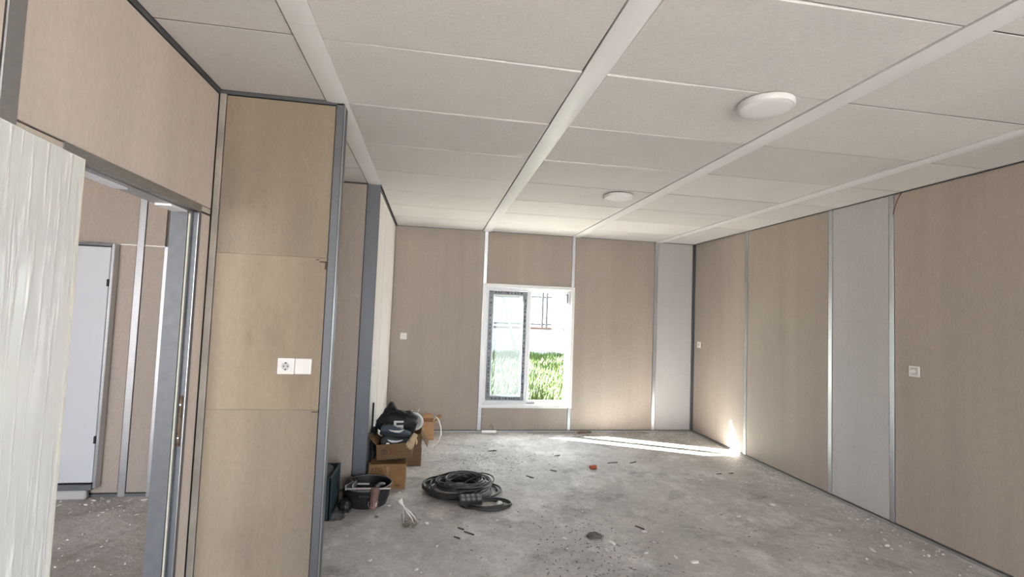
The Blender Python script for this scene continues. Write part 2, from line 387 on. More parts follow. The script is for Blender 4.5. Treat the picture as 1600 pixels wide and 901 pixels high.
stud(wq, 'x', -2.336, -2.284, 0.0, H - 0.01, YQ, -1, proud=0.006); stud(wq, 'x', -2.134, -2.082, 0.0, 1.955, YQ, -1, proud=0.012); stud(wq, 'x', -3.398, -3.352, 0, H - .01, YQ, -1)
struct(MB().box(NXL, XA - 0.1, YQ - 0.005, YQ + 0.01, 0, 0.022).build('baseboard_side_room', 'zinc_dark'))

# pillar wall facing the camera
wp = struct(MB().box(XA, -0.512, YP + 0.013, YP + 0.095, 0, 2.7).build('wall_pillar', 'core'), 'short tan wall facing the camera with socket and switch')
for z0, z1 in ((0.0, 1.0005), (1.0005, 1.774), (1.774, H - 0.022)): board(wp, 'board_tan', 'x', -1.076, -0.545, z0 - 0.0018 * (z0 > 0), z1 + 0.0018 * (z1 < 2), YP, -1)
stud(wp, 'x', XA + 0.003, -1.078, 0, H - 0.02, YP, -1, 'dusty_angle', 'corner_angle', 0.004)
mb = MB()
mb.rings([[(x, y, z) for x, y in ((-0.544, YP + 0.01), (-0.544, YP - 0.004), (-0.541, YP - 0.006), (-0.508, YP - 0.006), (-0.505, YP - 0.003), (-0.505, YP + 0.098), (-0.512, YP + 0.098), (-0.512, YP + 0.01))] for z in (0, H - 0.002)])
mb.build('corner_angle', 'zinc_dark', wp)
mb = MB(); mb.box(-0.580, -0.548, YP - 0.0018, YP, 0.988, 0.993); mb.box(-0.549, -0.546, YP - 0.0018, YP, 0.988, 1.0); mb.build('edge_crack', 'rust', wp)
mb = MB(); mb.hexa([(-0.585, YP - .0018, 1.752), (-0.546, YP - .0018, 1.748), (-0.546, YP, 1.748), (-0.585, YP, 1.752), (-0.582, YP - .0018, 1.757), (-0.546, YP - .0018, 1.757), (-0.546, YP, 1.757), (-0.582, YP, 1.757)]); mb.box(-0.556, -0.546, YP - .0018, YP, 1.715, 1.748); mb.box(-0.60, -0.585, YP - .0018, YP, 1.762, 1.766); mb.build('chipped_edge', 'rust', wp)
MB().box(-0.5065, -0.5035, YP + 0.012, YP + 0.03, 0, H - 0.004).build('corner_angle_lip', 'zinc', wp)
struct(MB().box(XA, -0.508, YP - 0.006, YP + 0.01, H - 0.020, H - 0.001, 0.002).build('trim_4', 'zinc_dark'), 'dark metal track along the top of the short tan wall')
board(wp, 'board_brown', 'x', XA, -0.545, 0, H - 0.01, YP + 0.108, 1)

# left wall with the doorway (x = XA)
dy0, dy1, dz1 = 1.66, 2.500, 1.985
mb = MB(); xa0, xa1 = XA - 0.09, XA - 0.013
mb.box(xa0, xa1, YR - 0.1, dy0, 0, 2.7); mb.box(xa0, xa1, dy1, YQ + 0.02, 0, 2.7); mb.box(xa0, xa1, dy0, dy1, dz1, 2.7)
wa = struct(mb.build('wall_near_left', 'core'), 'near left wall of beige boards with the doorway')
board(wa, 'board_beige', 'y', 1.460, YP - 0.006, dz1 + 0.002, H - 0.024, XA, 1)
board(wa, 'board_beige', 'y', 2.503, 2.604, 0, 1.952, XA, 1); board(wa, 'board_beige', 'y', 2.503, 2.604, 1.958, dz1 + 0.002, XA, 1)
board(wa, 'board_beige', 'y', 1.460, dy0, 0, dz1, XA, 1)
for a, b in ((0.2, 1.398), (-1.06, 0.14), (-2.3, -1.12), (-3, -2.36)): board(wa, 'board_beige', 'y', a, b, 0, H - 0.024, XA, 1)
for a, b in ((1.400, 1.458), (0.142, 0.198), (-1.118, -1.062), (-2.358, -2.302)): stud(wa, 'y', a, b, 0, H - 0.02, XA, 1, 'zinc_mid')
board(wa, 'board_brown', 'y', YP + 0.12, YQ - 0.01, 0, H - 0.01, XA, 1)
board(wa, 'board_beige', 'y', YR, dy0 - 0.002, 0, H, XA - 0.10, -1); board(wa, 'board_beige', 'y', dy1 + 0.002, YQ - 0.01, 0, H, XA - 0.10, -1); board(wa, 'board_beige', 'y', dy0, dy1, dz1, H, XA - 0.10, -1)
struct(MB().box(XA - 0.012, XA + 0.008, YR, YP - 0.002, H - 0.022, H - 0.001, 0.002).build('trim_5', 'zinc_dark'), 'dark metal track along the top of the near left wall')

# side room shell and rear walls (behind the camera) with unseen openings added for daylight
struct(MB().box(NXL - 0.1, NXL, YR - 0.1, YQ + 0.11, 0, 2.7).build('wall_side_room', 'board_beige'))
struct(MB().box(NXL, XA - 0.1, YR, YQ, 2.604, 2.62).build('ceiling_side_room', 'ceiling'))
mb = MB(); sy0, sy1 = YSR - 0.1, YSR
mb.box(NXL, -4.3, sy0, sy1, 0, 2.7); mb.box(-1.5, XA - 0.05, sy0, sy1, 0, 2.7); mb.box(-4.3, -1.5, sy0, sy1, 0, 0.1); mb.box(-4.3, -1.5, sy0, sy1, 2.3, 2.7)
struct(mb.build('wall_side_room_rear', 'board_beige'))
mb = MB(); ry0, ry1 = YR - 0.1, YR; RX0, RX1 = -0.2, 2.0
mb.box(XA - 0.1, RX0, ry0, ry1, 0, 2.7); mb.box(RX1, XR + 0.1, ry0, ry1, 0, 2.7); mb.box(RX0, RX1, ry0, ry1, 0, 0.1); mb.box(RX0, RX1, ry0, ry1, 2.2, 2.7)
struct(mb.build('wall_rear', 'board_beige'))

# ------------------------------------------------------------------ window
w1 = sempty('window_1', 'white framed window with a taped grey left sash and a clear right pane')
def frame_rect(name, m, x0, x1, z0, z1, wl_, wr_, wb_, wt_, y0, y1, parent, bev=0.003):
    """four mitred bars"""
    mb = MB()
    o = [(x0, z0), (x1, z0), (x1, z1), (x0, z1)]; i = [(x0 + wl_, z0 + wb_), (x1 - wr_, z0 + wb_), (x1 - wr_, z1 - wt_), (x0 + wl_, z1 - wt_)]
    for k in range(4):
        a, b, c, d = o[k], o[(k + 1) % 4], i[(k + 1) % 4], i[k]
        s = bmesh.new(); q = [a, b, c, d]
        vs = [s.verts.new((p[0], y, p[1])) for y in (y0, y1) for p in q]
        for f in ((0, 1, 2, 3), (7, 6, 5, 4), (0, 4, 5, 1), (1, 5, 6, 2), (2, 6, 7, 3), (3, 7, 4, 0)): s.faces.new([vs[j] for j in f])
        if bev: bmesh.ops.bevel(s, geom=list(s.edges), offset=bev, segments=1, affect='EDGES')
        mb.join(s)
    return mb.build(name, m, parent)
frame_rect('window_casing', 'pvc', 0.642, 1.874, 0.312, 1.916, 0.046, 0.046, 0.042, 0.046, YB - 0.012, YB + 0.012, w1)
frame_rect('window_reveal', 'pvc', 0.660, 1.856, 0.325, 1.90, 0.016, 0.016, 0.016, 0.016, YB + 0.0125, YB + 0.132, w1, 0)
frame_rect('window_frame', 'pvc', 0.676, 1.840, 0.341, 1.884, 0.052, 0.060, 0.060, 0.052, YB + 0.035, YB + 0.095, w1, 0.004)
MB().box(1.236, 1.292, YB + 0.037, YB + 0.095, 0.40, 1.834, 0.004).build('mullion', 'pvc', w1)
film = mat('printed_protective_film', (0.22, 0.24, 0.265), 0.35, spec=0.5, noise_scale=14, noise_amt=0.3, stretch=(1, 1, 1))
sash = frame_rect('sash', film, 0.728, 1.234, 0.405, 1.828, 0.055, 0.052, 0.052, 0.052, YB + 0.02, YB + 0.08, w1, 0.004)
MB().box(0.783, 1.182, YB + 0.050, YB + 0.056, 0.457, 1.776).build('pane', 'glass_dusty', sash)
frame_rect('glazing_bead', 'pvc', 0.783, 1.182, 0.457, 1.776, 0.014, 0.014, 0.014, 0.014, YB + 0.036, YB + 0.049, sash, 0.002)
lab = mat('film_print', (0.05, 0.055, 0.06), 0.4)
mb = MB(); r_ = random.Random(5)
for z in (0.43, 1.803):
    x = 0.80
    while x < 1.17:
        w = r_.uniform(0.008, 0.03); mb.box(x, x + w, YB + 0.0185, YB + 0.0205, z - 0.009, z + 0.009); x += w + r_.uniform(0.006, 0.03)
for x in (0.752, 1.209):
    z = 0.5
    while z < 1.74:
        w = r_.uniform(0.01, 0.035); mb.box(x - 0.008, x + 0.008, YB + 0.0185, YB + 0.0205, z, z + w); z += w + r_.uniform(0.008, 0.05)
o = mb.build('film_lettering', lab, sash, kind='stuff')
MB().box(1.292, 1.782, YB + 0.060, YB + 0.066, 0.40, 1.834).build('pane', 'glass', w1)
MB().box(1.27, 1.38, YB + 0.026, YB + 0.036, 0.362, 0.378, 0.003).build('drain_cap', mat('grey_plastic', (0.35, 0.36, 0.38), 0.5), w1)
mb = MB(); mb.box(1.752, 1.792, YB + 0.030, YB + 0.045, 1.80, 1.822, 0.002); mb.box(1.774, 1.792, YB + 0.030, YB + 0.045, 1.70, 1.80, 0.002)
mb.build('corner_fitting', M['zinc_dark'], w1)

# ------------------------------------------------------------------ doorway, folded-back leaf
d1 = sempty('door_1', 'doorway in the near left wall, its white film-covered leaf folded back')
mb = MB()   # far jamb: flange on the room side, stepped reveal
def jamb(pts, z0, z1): return MB().rings([[(x, y, z) for x, y in pts] for z in (z0, z1)])
jamb([(XA - 0.105, 2.452), (XA - 0.032, 2.452), (XA - 0.032, 2.458), (XA - 0.017, 2.458), (XA - 0.017, 2.470), (XA + 0.004, 2.470), (XA + 0.004, 2.503), (XA - 0.105, 2.503)], 0, 1.9445).build('door_jamb', 'jamb', d1)
MB().box(XA + 0.0035, XA + 0.006, 2.4705, 2.476, 0, 1.944).build('jamb_edge', 'zinc', d1)
MB().box(XA - 0.029, XA - 0.020, 2.4505, 2.4575, 0, dz1 - 0.05, 0.002).build('rubber_gasket', 'cream', d1)
jamb([(XA - 0.105, 1.655), (XA + 0.004, 1.655), (XA + 0.004, 1.69), (XA - 0.02, 1.69), (XA - 0.02, 1.705), (XA - 0.105, 1.705)], 0, 1.9445).build('door_jamb', 'jamb', d1)
MB().rings([[(x, y, z) for x, z in ((XA - 0.105, 1.945), (XA - 0.025, 1.945), (XA - 0.025, 1.951), (XA - 0.002, 1.951), (XA + 0.004, 1.955), (XA + 0.004, dz1 + 0.001), (XA - 0.105, dz1 + 0.001))] for y in (1.625, 2.503)]).build('door_head', 'zinc_mid', d1)
tf = mat('torn_white_film', (0.75, 0.76, 0.80), 0.4)
mb = MB(); mb.box(XA - 0.095, XA - 0.05, 1.72, 2.03, 1.938, 1.9445); mb.box(XA - 0.095, XA - 0.03, 2.30, 2.44, 1.936, 1.9445); mb.build('film_scrap', tf, d1)
sp = MB().box(XA - 0.016, XA - 0.002, 2.463, 2.4705, 0.86, 1.09, 0.002).build('strike_plate', 'rust', d1)
for z in (0.90, 1.05): MB().tube([(XA - 0.009, 2.4635, z), (XA - 0.009, 2.461, z)], 0.004, 8).build('screw_head', 'zinc', sp)
LEAFR = math.radians(5.0)
leafmat = mat('white_door_skin', (0.68, 0.69, 0.665), 0.35, spec=0.5)
leaf = MB().box(-0.042, 0.0, -0.88, 0.0, 0.008, 1.945, 0.002).build('door_leaf', leafmat, d1, loc=(-1.068, 1.652, 0)); leaf.rotation_euler = (0, 0, LEAFR)
MB().box(-0.030, 0.0022, -0.014, 0.0015, 0.010, 1.944, 0.001).build('leaf_edge', mat('cream_edge_band', (0.72, 0.71, 0.60), 0.4), leaf)
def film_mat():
    m = bpy.data.materials.new('wrinkled_film_highlights'); m.use_nodes = True
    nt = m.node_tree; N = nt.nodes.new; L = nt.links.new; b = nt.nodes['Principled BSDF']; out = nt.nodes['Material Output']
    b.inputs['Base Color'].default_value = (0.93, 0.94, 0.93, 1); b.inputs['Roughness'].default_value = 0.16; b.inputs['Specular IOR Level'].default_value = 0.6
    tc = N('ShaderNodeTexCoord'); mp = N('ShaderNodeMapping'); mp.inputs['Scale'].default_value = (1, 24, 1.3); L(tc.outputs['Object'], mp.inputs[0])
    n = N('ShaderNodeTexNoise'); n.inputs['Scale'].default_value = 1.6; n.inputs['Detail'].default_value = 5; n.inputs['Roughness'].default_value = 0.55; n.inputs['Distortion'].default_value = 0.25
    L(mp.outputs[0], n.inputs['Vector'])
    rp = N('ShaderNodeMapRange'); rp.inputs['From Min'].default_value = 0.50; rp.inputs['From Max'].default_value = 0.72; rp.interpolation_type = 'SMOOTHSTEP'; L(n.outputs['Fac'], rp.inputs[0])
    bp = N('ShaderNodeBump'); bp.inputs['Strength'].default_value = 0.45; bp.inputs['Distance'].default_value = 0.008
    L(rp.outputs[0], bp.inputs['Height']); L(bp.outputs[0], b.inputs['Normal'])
    t = N('ShaderNodeBsdfTransparent'); mx = N('ShaderNodeMixShader'); mo = N('ShaderNodeMapRange'); mo.inputs['To Min'].default_value = 0.45; mo.inputs['To Max'].default_value = 0.95  # opacity streaks whiten the film, standing in for highlights on its wrinkles
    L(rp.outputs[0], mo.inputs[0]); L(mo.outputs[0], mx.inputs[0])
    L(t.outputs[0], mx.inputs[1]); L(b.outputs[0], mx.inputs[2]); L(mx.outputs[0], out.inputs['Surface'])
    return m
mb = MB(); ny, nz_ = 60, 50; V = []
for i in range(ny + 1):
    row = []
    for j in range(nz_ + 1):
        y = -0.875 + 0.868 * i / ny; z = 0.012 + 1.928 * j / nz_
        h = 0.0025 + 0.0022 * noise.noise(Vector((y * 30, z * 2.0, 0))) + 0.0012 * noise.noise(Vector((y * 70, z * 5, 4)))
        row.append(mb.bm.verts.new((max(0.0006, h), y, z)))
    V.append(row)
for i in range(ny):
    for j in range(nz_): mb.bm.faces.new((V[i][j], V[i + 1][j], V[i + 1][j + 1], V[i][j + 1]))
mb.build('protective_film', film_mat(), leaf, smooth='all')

# second door: white leaf in a metal frame on the side room's far wall
d2 = sempty('door_2', 'white door leaf in a grey metal frame on the side room wall')
MB().box(-3.30, -2.490, YQ - 0.05, YQ - 0.014, 0.125, 1.925, 0.003).build('door_leaf', mat('white_leaf', (0.60, 0.62, 0.665), 0.35), d2)
mb = MB(); mb.box(-2.480, -2.454, YQ - 0.062, YQ - 0.004, 0.085, 1.955, 0.004); mb.box(-3.36, -3.308, YQ - 0.062, YQ - 0.004, 0.085, 1.955, 0.004); mb.build('frame_upright', 'zinc', d2)
MB().box(-3.308, -2.480, YQ - 0.062, YQ - 0.004, 1.931, 1.955, 0.003).build('frame_head', 'zinc_dark', d2)
MB().box(-3.308, -2.480, YQ - 0.066, YQ - 0.004, 0.072, 0.116, 0.003).build('frame_sill', 'zinc_dark', d2)
for z in (0.42, 1.62): MB().box(-2.494, -2.479, YQ - 0.068, YQ - 0.05, z, z + 0.055, 0.002).build('hinge', 'dark', d2)
MB().box(-3.2, -2.52, YQ - 0.06, YQ - 0.01, 0.0, 0.07, 0.01).build('packing_strip', mat('pale_packing', (0.5, 0.5, 0.5), 0.8), d2)
#OBJECTS
# ------------------------------------------------------------------ outdoors
def gz(y): return -0.10 + max(0.0, (y - 7.0)) * 0.062
mb = MB(); gp = [(-14, 6.4), (-14, 30), (22, 30), (22, 6.4)]
ys = [6.4, 7.0, 9, 11, 13, 15, 40]
for x0, x1 in ((-30, 40),):
    for a, b in zip(ys, ys[1:]):
        za, zb = (gz(a), gz(b)) if b < 20 else (gz(15), gz(15))
        mb.bm.faces.new([mb.bm.verts.new(p) for p in ((x0, a, za), (x1, a, za), (x1, b, zb), (x0, b, zb))])
M['soil'] = mat('grassy_soil', (0.048, 0.046, 0.022), 0.95, noise_scale=1.4, noise_amt=0.35, spec=0.1)
struct(mb.build('ground', 'soil'), 'sunlit grassy ground outside the window')
struct(MB().box(-30, 40, -16, 6.39, -0.5, -0.21).build('terrain', mat('bare_yard', (0.20, 0.19, 0.17), 0.9, noise_scale=2, noise_amt=0.2)))
M['grass'] = mat('green_grass', (0.036, 0.063, 0.009), 0.6, spec=0.25, noise_scale=0.9, noise_amt=0.45)
rg = random.Random(11); V, F = [], []
for i in range(40000):
    y = 8.25 + 5.7 * rg.random() ** 0.8; t = (y - 6.3) / 7.7
    x = rg.uniform(0.2 - 1.0 * t, 2.3 + 3.2 * t)
    dens = noise.noise(Vector((x * 0.9, y * 0.7, 3)))
    if dens < -0.25 and rg.random() < 0.7: continue
    h = (0.10 + 0.16 * rg.random()) * (0.75 + 0.5 * dens + 0.35 * t); w = rg.uniform(0.005, 0.011); a = rg.uniform(0, 6.283)
    z = gz(y) - 0.02; lx, ly = math.cos(a) * h * rg.uniform(0.1, 0.5), math.sin(a) * h * rg.uniform(0.1, 0.5); px, py = -math.sin(a) * w, math.cos(a) * w
    k = len(V)
    V += [(x - px, y - py, z), (x + px, y + py, z), (x + lx * .4 + px * .8, y + ly * .4 + py * .8, z + h * .6), (x + lx * .4 - px * .8, y + ly * .4 - py * .8, z + h * .6), (x + lx, y + ly, z + h)]
    F += [(k, k + 1, k + 2, k + 3), (k + 3, k + 2, k + 4)]
me = bpy.data.meshes.new('grass'); me.from_pydata(V, [], F); me.materials.append(M['grass'])
g = bpy.data.objects.new('grass', me); COL.objects.link(g); g['kind'] = 'stuff'; tag(g, 'tall green grass growing outside the window', 'grass')

struct(MB().box(-12, 14, 6.40, 8.2, -0.2, -0.07).build('path', mat('bounce_apron', (0.43, 0.39, 0.36), 0.9, noise_scale=5, noise_amt=0.12)), 'unseen pale apron added outside to bounce sunlight indoors')  # out of view, added to bounce sunlight up to the ceiling by the window
FY = 14.0
fe = thing('boundary_fence', 'pale boundary fence on a white plinth seen through the window', 'fence', (0, 0, 0))
M['plinth'] = mat('pale_plinth', (0.36, 0.37, 0.40), 0.8, noise_scale=3, noise_amt=0.06)
M['coping'] = mat('pink_coping', (0.085, 0.055, 0.048), 0.9, spec=0.05)
M['sheet'] = mat('pale_sheet_steel', (0.50, 0.52, 0.51), 0.45, spec=0.4)
M['fence_steel'] = mat('grey_fence_steel', (0.03, 0.03, 0.034), 0.5)
MB().box(-6, 12, FY, FY + 0.2, 0.1, 1.12).build('plinth', 'plinth', fe)
MB().box(-6, 12, FY - 0.04, FY + 0.24, 1.12, 1.18, 0.006).build('coping', 'coping', fe)
MB().box(-6, 12, FY + 0.06, FY + 0.10, 1.24, 1.29).build('rail', 'fence_steel', fe)
MB().box(-6, 12, FY + 0.06, FY + 0.10, 2.045, 2.095).build('rail', 'fence_steel', fe)
for x in (3.195, 3.325): MB().box(x, x + 0.062, FY + 0.01, FY + 0.055, 1.18, 2.9).build('post', 'fence_steel', fe)
for i in range(9):
    x0 = -6 + i * 0.95; mb = MB(); P = []
    for j in range(17): P.append((x0 + 0.95 * j / 16, FY + 0.11 + (0.025 if (j // 2) % 2 else 0.0)))
    for (a, b), (c, d) in zip(P, P[1:]): mb.bm.faces.new([mb.bm.verts.new(p) for p in ((a, b, 1.20), (c, d, 1.20), (c, d, 3.0), (a, b, 3.0))])
    bmesh.ops.remove_doubles(mb.bm, verts=list(mb.bm.verts), dist=1e-4)
    o = mb.build('corrugated_panel', 'sheet', fe); md = o.modifiers.new('solid', 'SOLIDIFY'); md.thickness = 0.002
pp = thing('prop_pole', 'grey slanting prop pole leaning outside the taped sash', 'pole', (2.443, 13.6, 0.3))
MB().tube([(0.02, 0, -0.02), (-0.21, 0.15, 0.85), (-0.43, 0.33, 1.75), (-0.62, 0.40, 2.5)], 0.042, 8).build('shaft', mat('weathered_timber', (0.13, 0.125, 0.12), 0.8, noise_scale=8, noise_amt=0.2), pp, smooth=True)
MB().box(-0.07, 0.11, -0.06, 0.06, -0.03, 0.02, 0.005).build('foot_plate', 'fence_steel', pp)

# ------------------------------------------------------------------ ceiling lights
M['diffuser'] = mat('opal_diffuser', (0.87, 0.86, 0.86), 0.35, spec=0.5)
M['housing'] = mat('white_housing', (0.74, 0.73, 0.72), 0.4, spec=0.5)
def ceiling_light(x, y, label):
    t = thing('ceiling_light', label, 'ceiling light', (x, y, H - 0.001), group='round ceiling lights')
    MB().lathe([(0.112, 0.0), (0.112, -0.006)], 40).build('back_plate', 'core', t, smooth=True)
    MB().lathe([(0.118, -0.006), (0.1265, -0.008), (0.1275, -0.012), (0.1265, -0.030), (0.1225, -0.0345), (0.118, -0.034), (0.112, -0.020)], 56).build('housing', 'housing', t, smooth=True)
    MB().lathe([(0.1165, -0.030), (0.1168, -0.0345), (0.113, -0.0362), (0.08, -0.0372), (0.02, -0.0376)], 56).build('diffuser', 'diffuser', t, smooth=True)
ceiling_light(1.555, 2.08, 'round white ceiling light nearer the camera, large in view')
ceiling_light(1.555, 3.98, 'round white ceiling light farther off, towards the window')

# ------------------------------------------------------------------ sockets and switches
def rot_for(face): return {'-y': 0, '-x': -math.pi / 2, '+x': math.pi / 2}[face]
def socket(loc, face, label, s=0.081):
    t = thing('wall_socket', label, 'socket', loc, rot_for(face)); h = s / 2
    MB().box(-h, h, -0.010, 0.0, -h, h, 0.003, 2).build('cover_plate', 'plastic_white', t)
    def disc(prof, name, m):
        mb = MB(); n = 28
        mb.rings([[(r * math.cos(2 * math.pi * j / n), -d, r * math.sin(2 * math.pi * j / n)) for j in range(n)] for r, d in prof]); return mb.build(name, m, t, smooth=True)
    MB().box(-0.028, 0.028, -0.0125, -0.0095, -0.028, 0.028, 0.002).build('insert', 'plastic_white', t)
    disc([(0.0215, 0.012), (0.0225, 0.0150), (0.0205, 0.0150), (0.0195, 0.0128)], 'rim', 'plastic_white')
    disc([(0.0192, 0.0120), (0.0192, 0.0130)], 'recess', M['recess'])
    for x in (-0.0095, 0.0095): MB().tube([(x, -0.0128, 0), (x, -0.0136, 0)], 0.0032, 10).build('pin_hole', 'dark', t)
    for z in (-0.0165, 0.0165): MB().box(-0.004, 0.004, -0.0145, -0.0128, z - 0.003, z + 0.003).build('earth_clip', 'dark', t)
    return t
M['recess'] = mat('shaded_plastic', (0.55, 0.54, 0.52), 0.4)
def switch(loc, face, label, s=0.081):
    t = thing('light_switch', label, 'switch', loc, rot_for(face)); h = s / 2
    MB().box(-h, h, -0.010, 0.0, -h, h, 0.003, 2).build('cover_plate', 'plastic_white', t)
    MB().rings([[(x, y, z) for x, y in ((-0.028, -0.009), (-0.028, -0.0145), (0.0, -0.0125), (0.028, -0.0145), (0.028, -0.009))] for z in (-0.028, 0.028)]).build('rocker', 'plastic_white', t)
    return t
def dimmer(loc, face, label, s=0.081):
    t = thing('rotary_dimmer', label, 'dimmer', loc, rot_for(face)); h = s / 2
    MB().box(-h, h, -0.010, 0.0, -h, h, 0.003, 2).build('cover_plate', 'plastic_white', t)
    MB().box(-0.029, 0.029, -0.012, -0.0095, -0.029, 0.029, 0.001).build('insert', M['recess'], t)
    n = 24; MB().rings([[(r * math.cos(2 * math.pi * j / n), -d, r * math.sin(2 * math.pi * j / n)) for j in range(n)] for r, d in ((0.015, 0.011), (0.0145, 0.026), (0.012, 0.028))]).build('knob', 'plastic_white', t, smooth=True)
    return t
socket((-0.7125, YP - 0.001, 1.219), '-y', 'white socket on the tan wall, beside the switch')
switch((-0.6300, YP - 0.001, 1.219), '-y', 'white light switch on the tan wall, beside the socket', 0.079)
switch((-0.343, YB - 0.001, 1.199), '-y', 'small white switch on the far wall, away from the window')
socket((XR - 0.001, 6.105, 1.209), '-x', 'white socket on the right wall close to the far corner')
dimmer((XR - 0.001, 3.125, 1.210), '-x', 'white rotary dimmer on the right wall beyond the grey board')

# loose wire poking out at the top of the right wall
wi = tag(MB().tube([(3.588, 3.21, 2.594), (3.582, 3.225, 2.57), (3.580, 3.245, 2.53), (3.582, 3.262, 2.49), (3.587, 3.280, 2.45), (3.594, 3.288, 2.432)], 0.0035, 6).build('loose_wire', mat('brown_wire', (0.10, 0.055, 0.035), 0.6), smooth=True), 'thin brown wire hanging from the ceiling beside the grey board', 'wire')

# ------------------------------------------------------------------ cartons
def card(name, c): return mat(name, c, 0.8, noise_scale=7, noise_amt=0.12, spec=0.15, stretch=(1, 1, 4))
M['card'] = card('brown_cardboard', (0.25, 0.145, 0.065)); M['card_dark'] = card('dark_cardboard', (0.17, 0.105, 0.055)); M['card_pale'] = card('pale_cardboard', (0.46, 0.27, 0.14))
M['ink'] = mat('dark_print', (0.07, 0.045, 0.03), 0.7); M['ink_red'] = mat('reddish_print', (0.17, 0.05, 0.028), 0.7); M['ink_soft'] = mat('soft_print', (0.15, 0.082, 0.04), 0.7)
def carton(label, loc, w, d, h, m, rot=(0, 0, 0), closed=True, flaps=(), group=None):
    """origin at the middle of the front bottom edge, front faces -y"""
    t = thing('cardboard_box', label, 'box', loc, rot=rot, group=group); k = 0.004
    mb = MB(); mb.box(-w / 2, w / 2, 0, k, 0, h); mb.box(-w / 2, w / 2, d - k, d, 0, h); mb.box(-w / 2, -w / 2 + k, k, d - k, 0, h); mb.box(w / 2 - k, w / 2, k, d - k, 0, h); mb.box(-w / 2 + k, w / 2 - k, k, d - k, 0, k)
    mb.build('carton_body', m, t)
    if closed:
        for y0, y1, dz in ((0.0, d / 2 - 0.001, 0.0), (d / 2 + 0.001, d, 0.001)): MB().hexa([(-w / 2, y0, h), (w / 2, y0, h), (w / 2, y1, h + dz), (-w / 2, y1, h + dz), (-w / 2, y0, h + k), (w / 2, y0, h + k), (w / 2, y1, h + k + dz), (-w / 2, y1, h + k + dz)]).build('flap', m, t)
    for side, L_, a in flaps:   # opened flaps, a = droop angle from vertical (0 up, 90 flat, 170 hanging)
        s, c = math.sin(math.radians(a)), math.cos(math.radians(a))
        if side in 'lr':
            q = w / 2 if side == 'r' else -w / 2; e = 1 if side == 'r' else -1
            A = [(q, 0.01, h), (q, d - 0.01, h), (q + e * L_ * s, d - 0.02, h + L_ * c), (q + e * L_ * s, 0.02, h + L_ * c)]
            n = Vector((e * c, 0, -s)) * 0.004
        else:
            q = 0 if side == 'f' else d; e = -1 if side == 'f' else 1
            A = [(-w / 2 + 0.01, q, h), (w / 2 - 0.01, q, h), (w / 2 - 0.02, q + e * L_ * s, h + L_ * c), (-w / 2 + 0.02, q + e * L_ * s, h + L_ * c)]
            n = Vector((0, e * c, -s)) * 0.004
        MB().hexa([Vector(p) for p in A] + [Vector(p) + n for p in A]).build('flap', m, t)
    return t
def text(body, size, loc, m, parent, name='lettering', rot=(math.pi / 2, 0, 0), sx=1.0):
    cu = bpy.data.curves.new(name, 'FONT'); cu.body = body; cu.size = size; cu.extrude = 0.0003; cu.align_x = 'CENTER'; cu.align_y = 'CENTER'; cu.offset = size * 0.012
    cu.materials.append(M[m]); o = bpy.data.objects.new(name, cu); COL.objects.link(o); o.location = loc; o.rotation_euler = rot; o.scale = (sx, 1, 1)
    bpy.context.view_layer.update(); me = bpy.data.meshes.new_from_object(o.evaluated_get(bpy.context.evaluated_depsgraph_get()))
    bpy.data.objects.remove(o); o = bpy.data.objects.new(name, me); COL.objects.link(o); o.location = loc; o.rotation_euler = rot; o.scale = (sx, 1, 1); o.parent = parent; return o
bA = carton('closed brown box on the floor at the front of the pile', (-0.310, 4.305, 0), 0.300, 0.31, 0.205, M['card'], rot=(0, 0, math.radians(1.5)))
text('XTO', 0.042, (-0.095, -0.0006, 0.163), 'ink', bA, sx=1.1)
MB().box(0.055, 0.108, -0.0007, 0.0, 0.022, 0.045).build('printed_label', 'ink_soft', bA)
MB().box(-0.012, 0.010, -0.0007, 0.0, 0.10, 0.19).build('tape', mat('faded_tape', (0.30, 0.19, 0.10), 0.4), bA)

rb = (0, math.radians(-5.0), math.radians(-2))
bB = carton('open brown box with oval emblem and red print, tilted, holding shoes', (-0.262, 4.312, 0.252), 0.290, 0.30, 0.128, M['card_dark'], rot=rb, closed=False, flaps=(('b', 0.10, 30), ('l', 0.09, 40)))
def oval(cx, cz, rx, rz, w, name, m, parent, y=-0.0008):
    n = 28; mb = MB()
    o = [(cx + rx * math.cos(6.2832 * j / n), y, cz + rz * math.sin(6.2832 * j / n)) for j in range(n)]; i = [(cx + (rx - w) * math.cos(6.2832 * j / n), y, cz + (rz - w) * math.sin(6.2832 * j / n)) for j in range(n)]
    vo = [mb.bm.verts.new(p) for p in o]; vi = [mb.bm.verts.new(p) for p in i]
    for j in range(n): mb.bm.faces.new((vo[j], vo[(j + 1) % n], vi[(j + 1) % n], vi[j]))
    o_ = mb.build(name, m, parent); md = o_.modifiers.new('s', 'SOLIDIFY'); md.thickness = 0.0006; return o_
e1 = oval(-0.082, 0.066, 0.030, 0.022, 0.005, 'emblem', 'ink', bB)
oval(-0.082, 0.066, 0.010, 0.021, 0.004, 'emblem_ring', 'ink', e1); oval(-0.082, 0.075, 0.022, 0.009, 0.004, 'emblem_ring', 'ink', e1)
text('TO', 0.050, (-0.008, -0.0008, 0.066), 'ink_red', bB)
text('YOTA', 0.046, (0.074, -0.0008, 0.066), 'ink_soft', bB, sx=0.82)
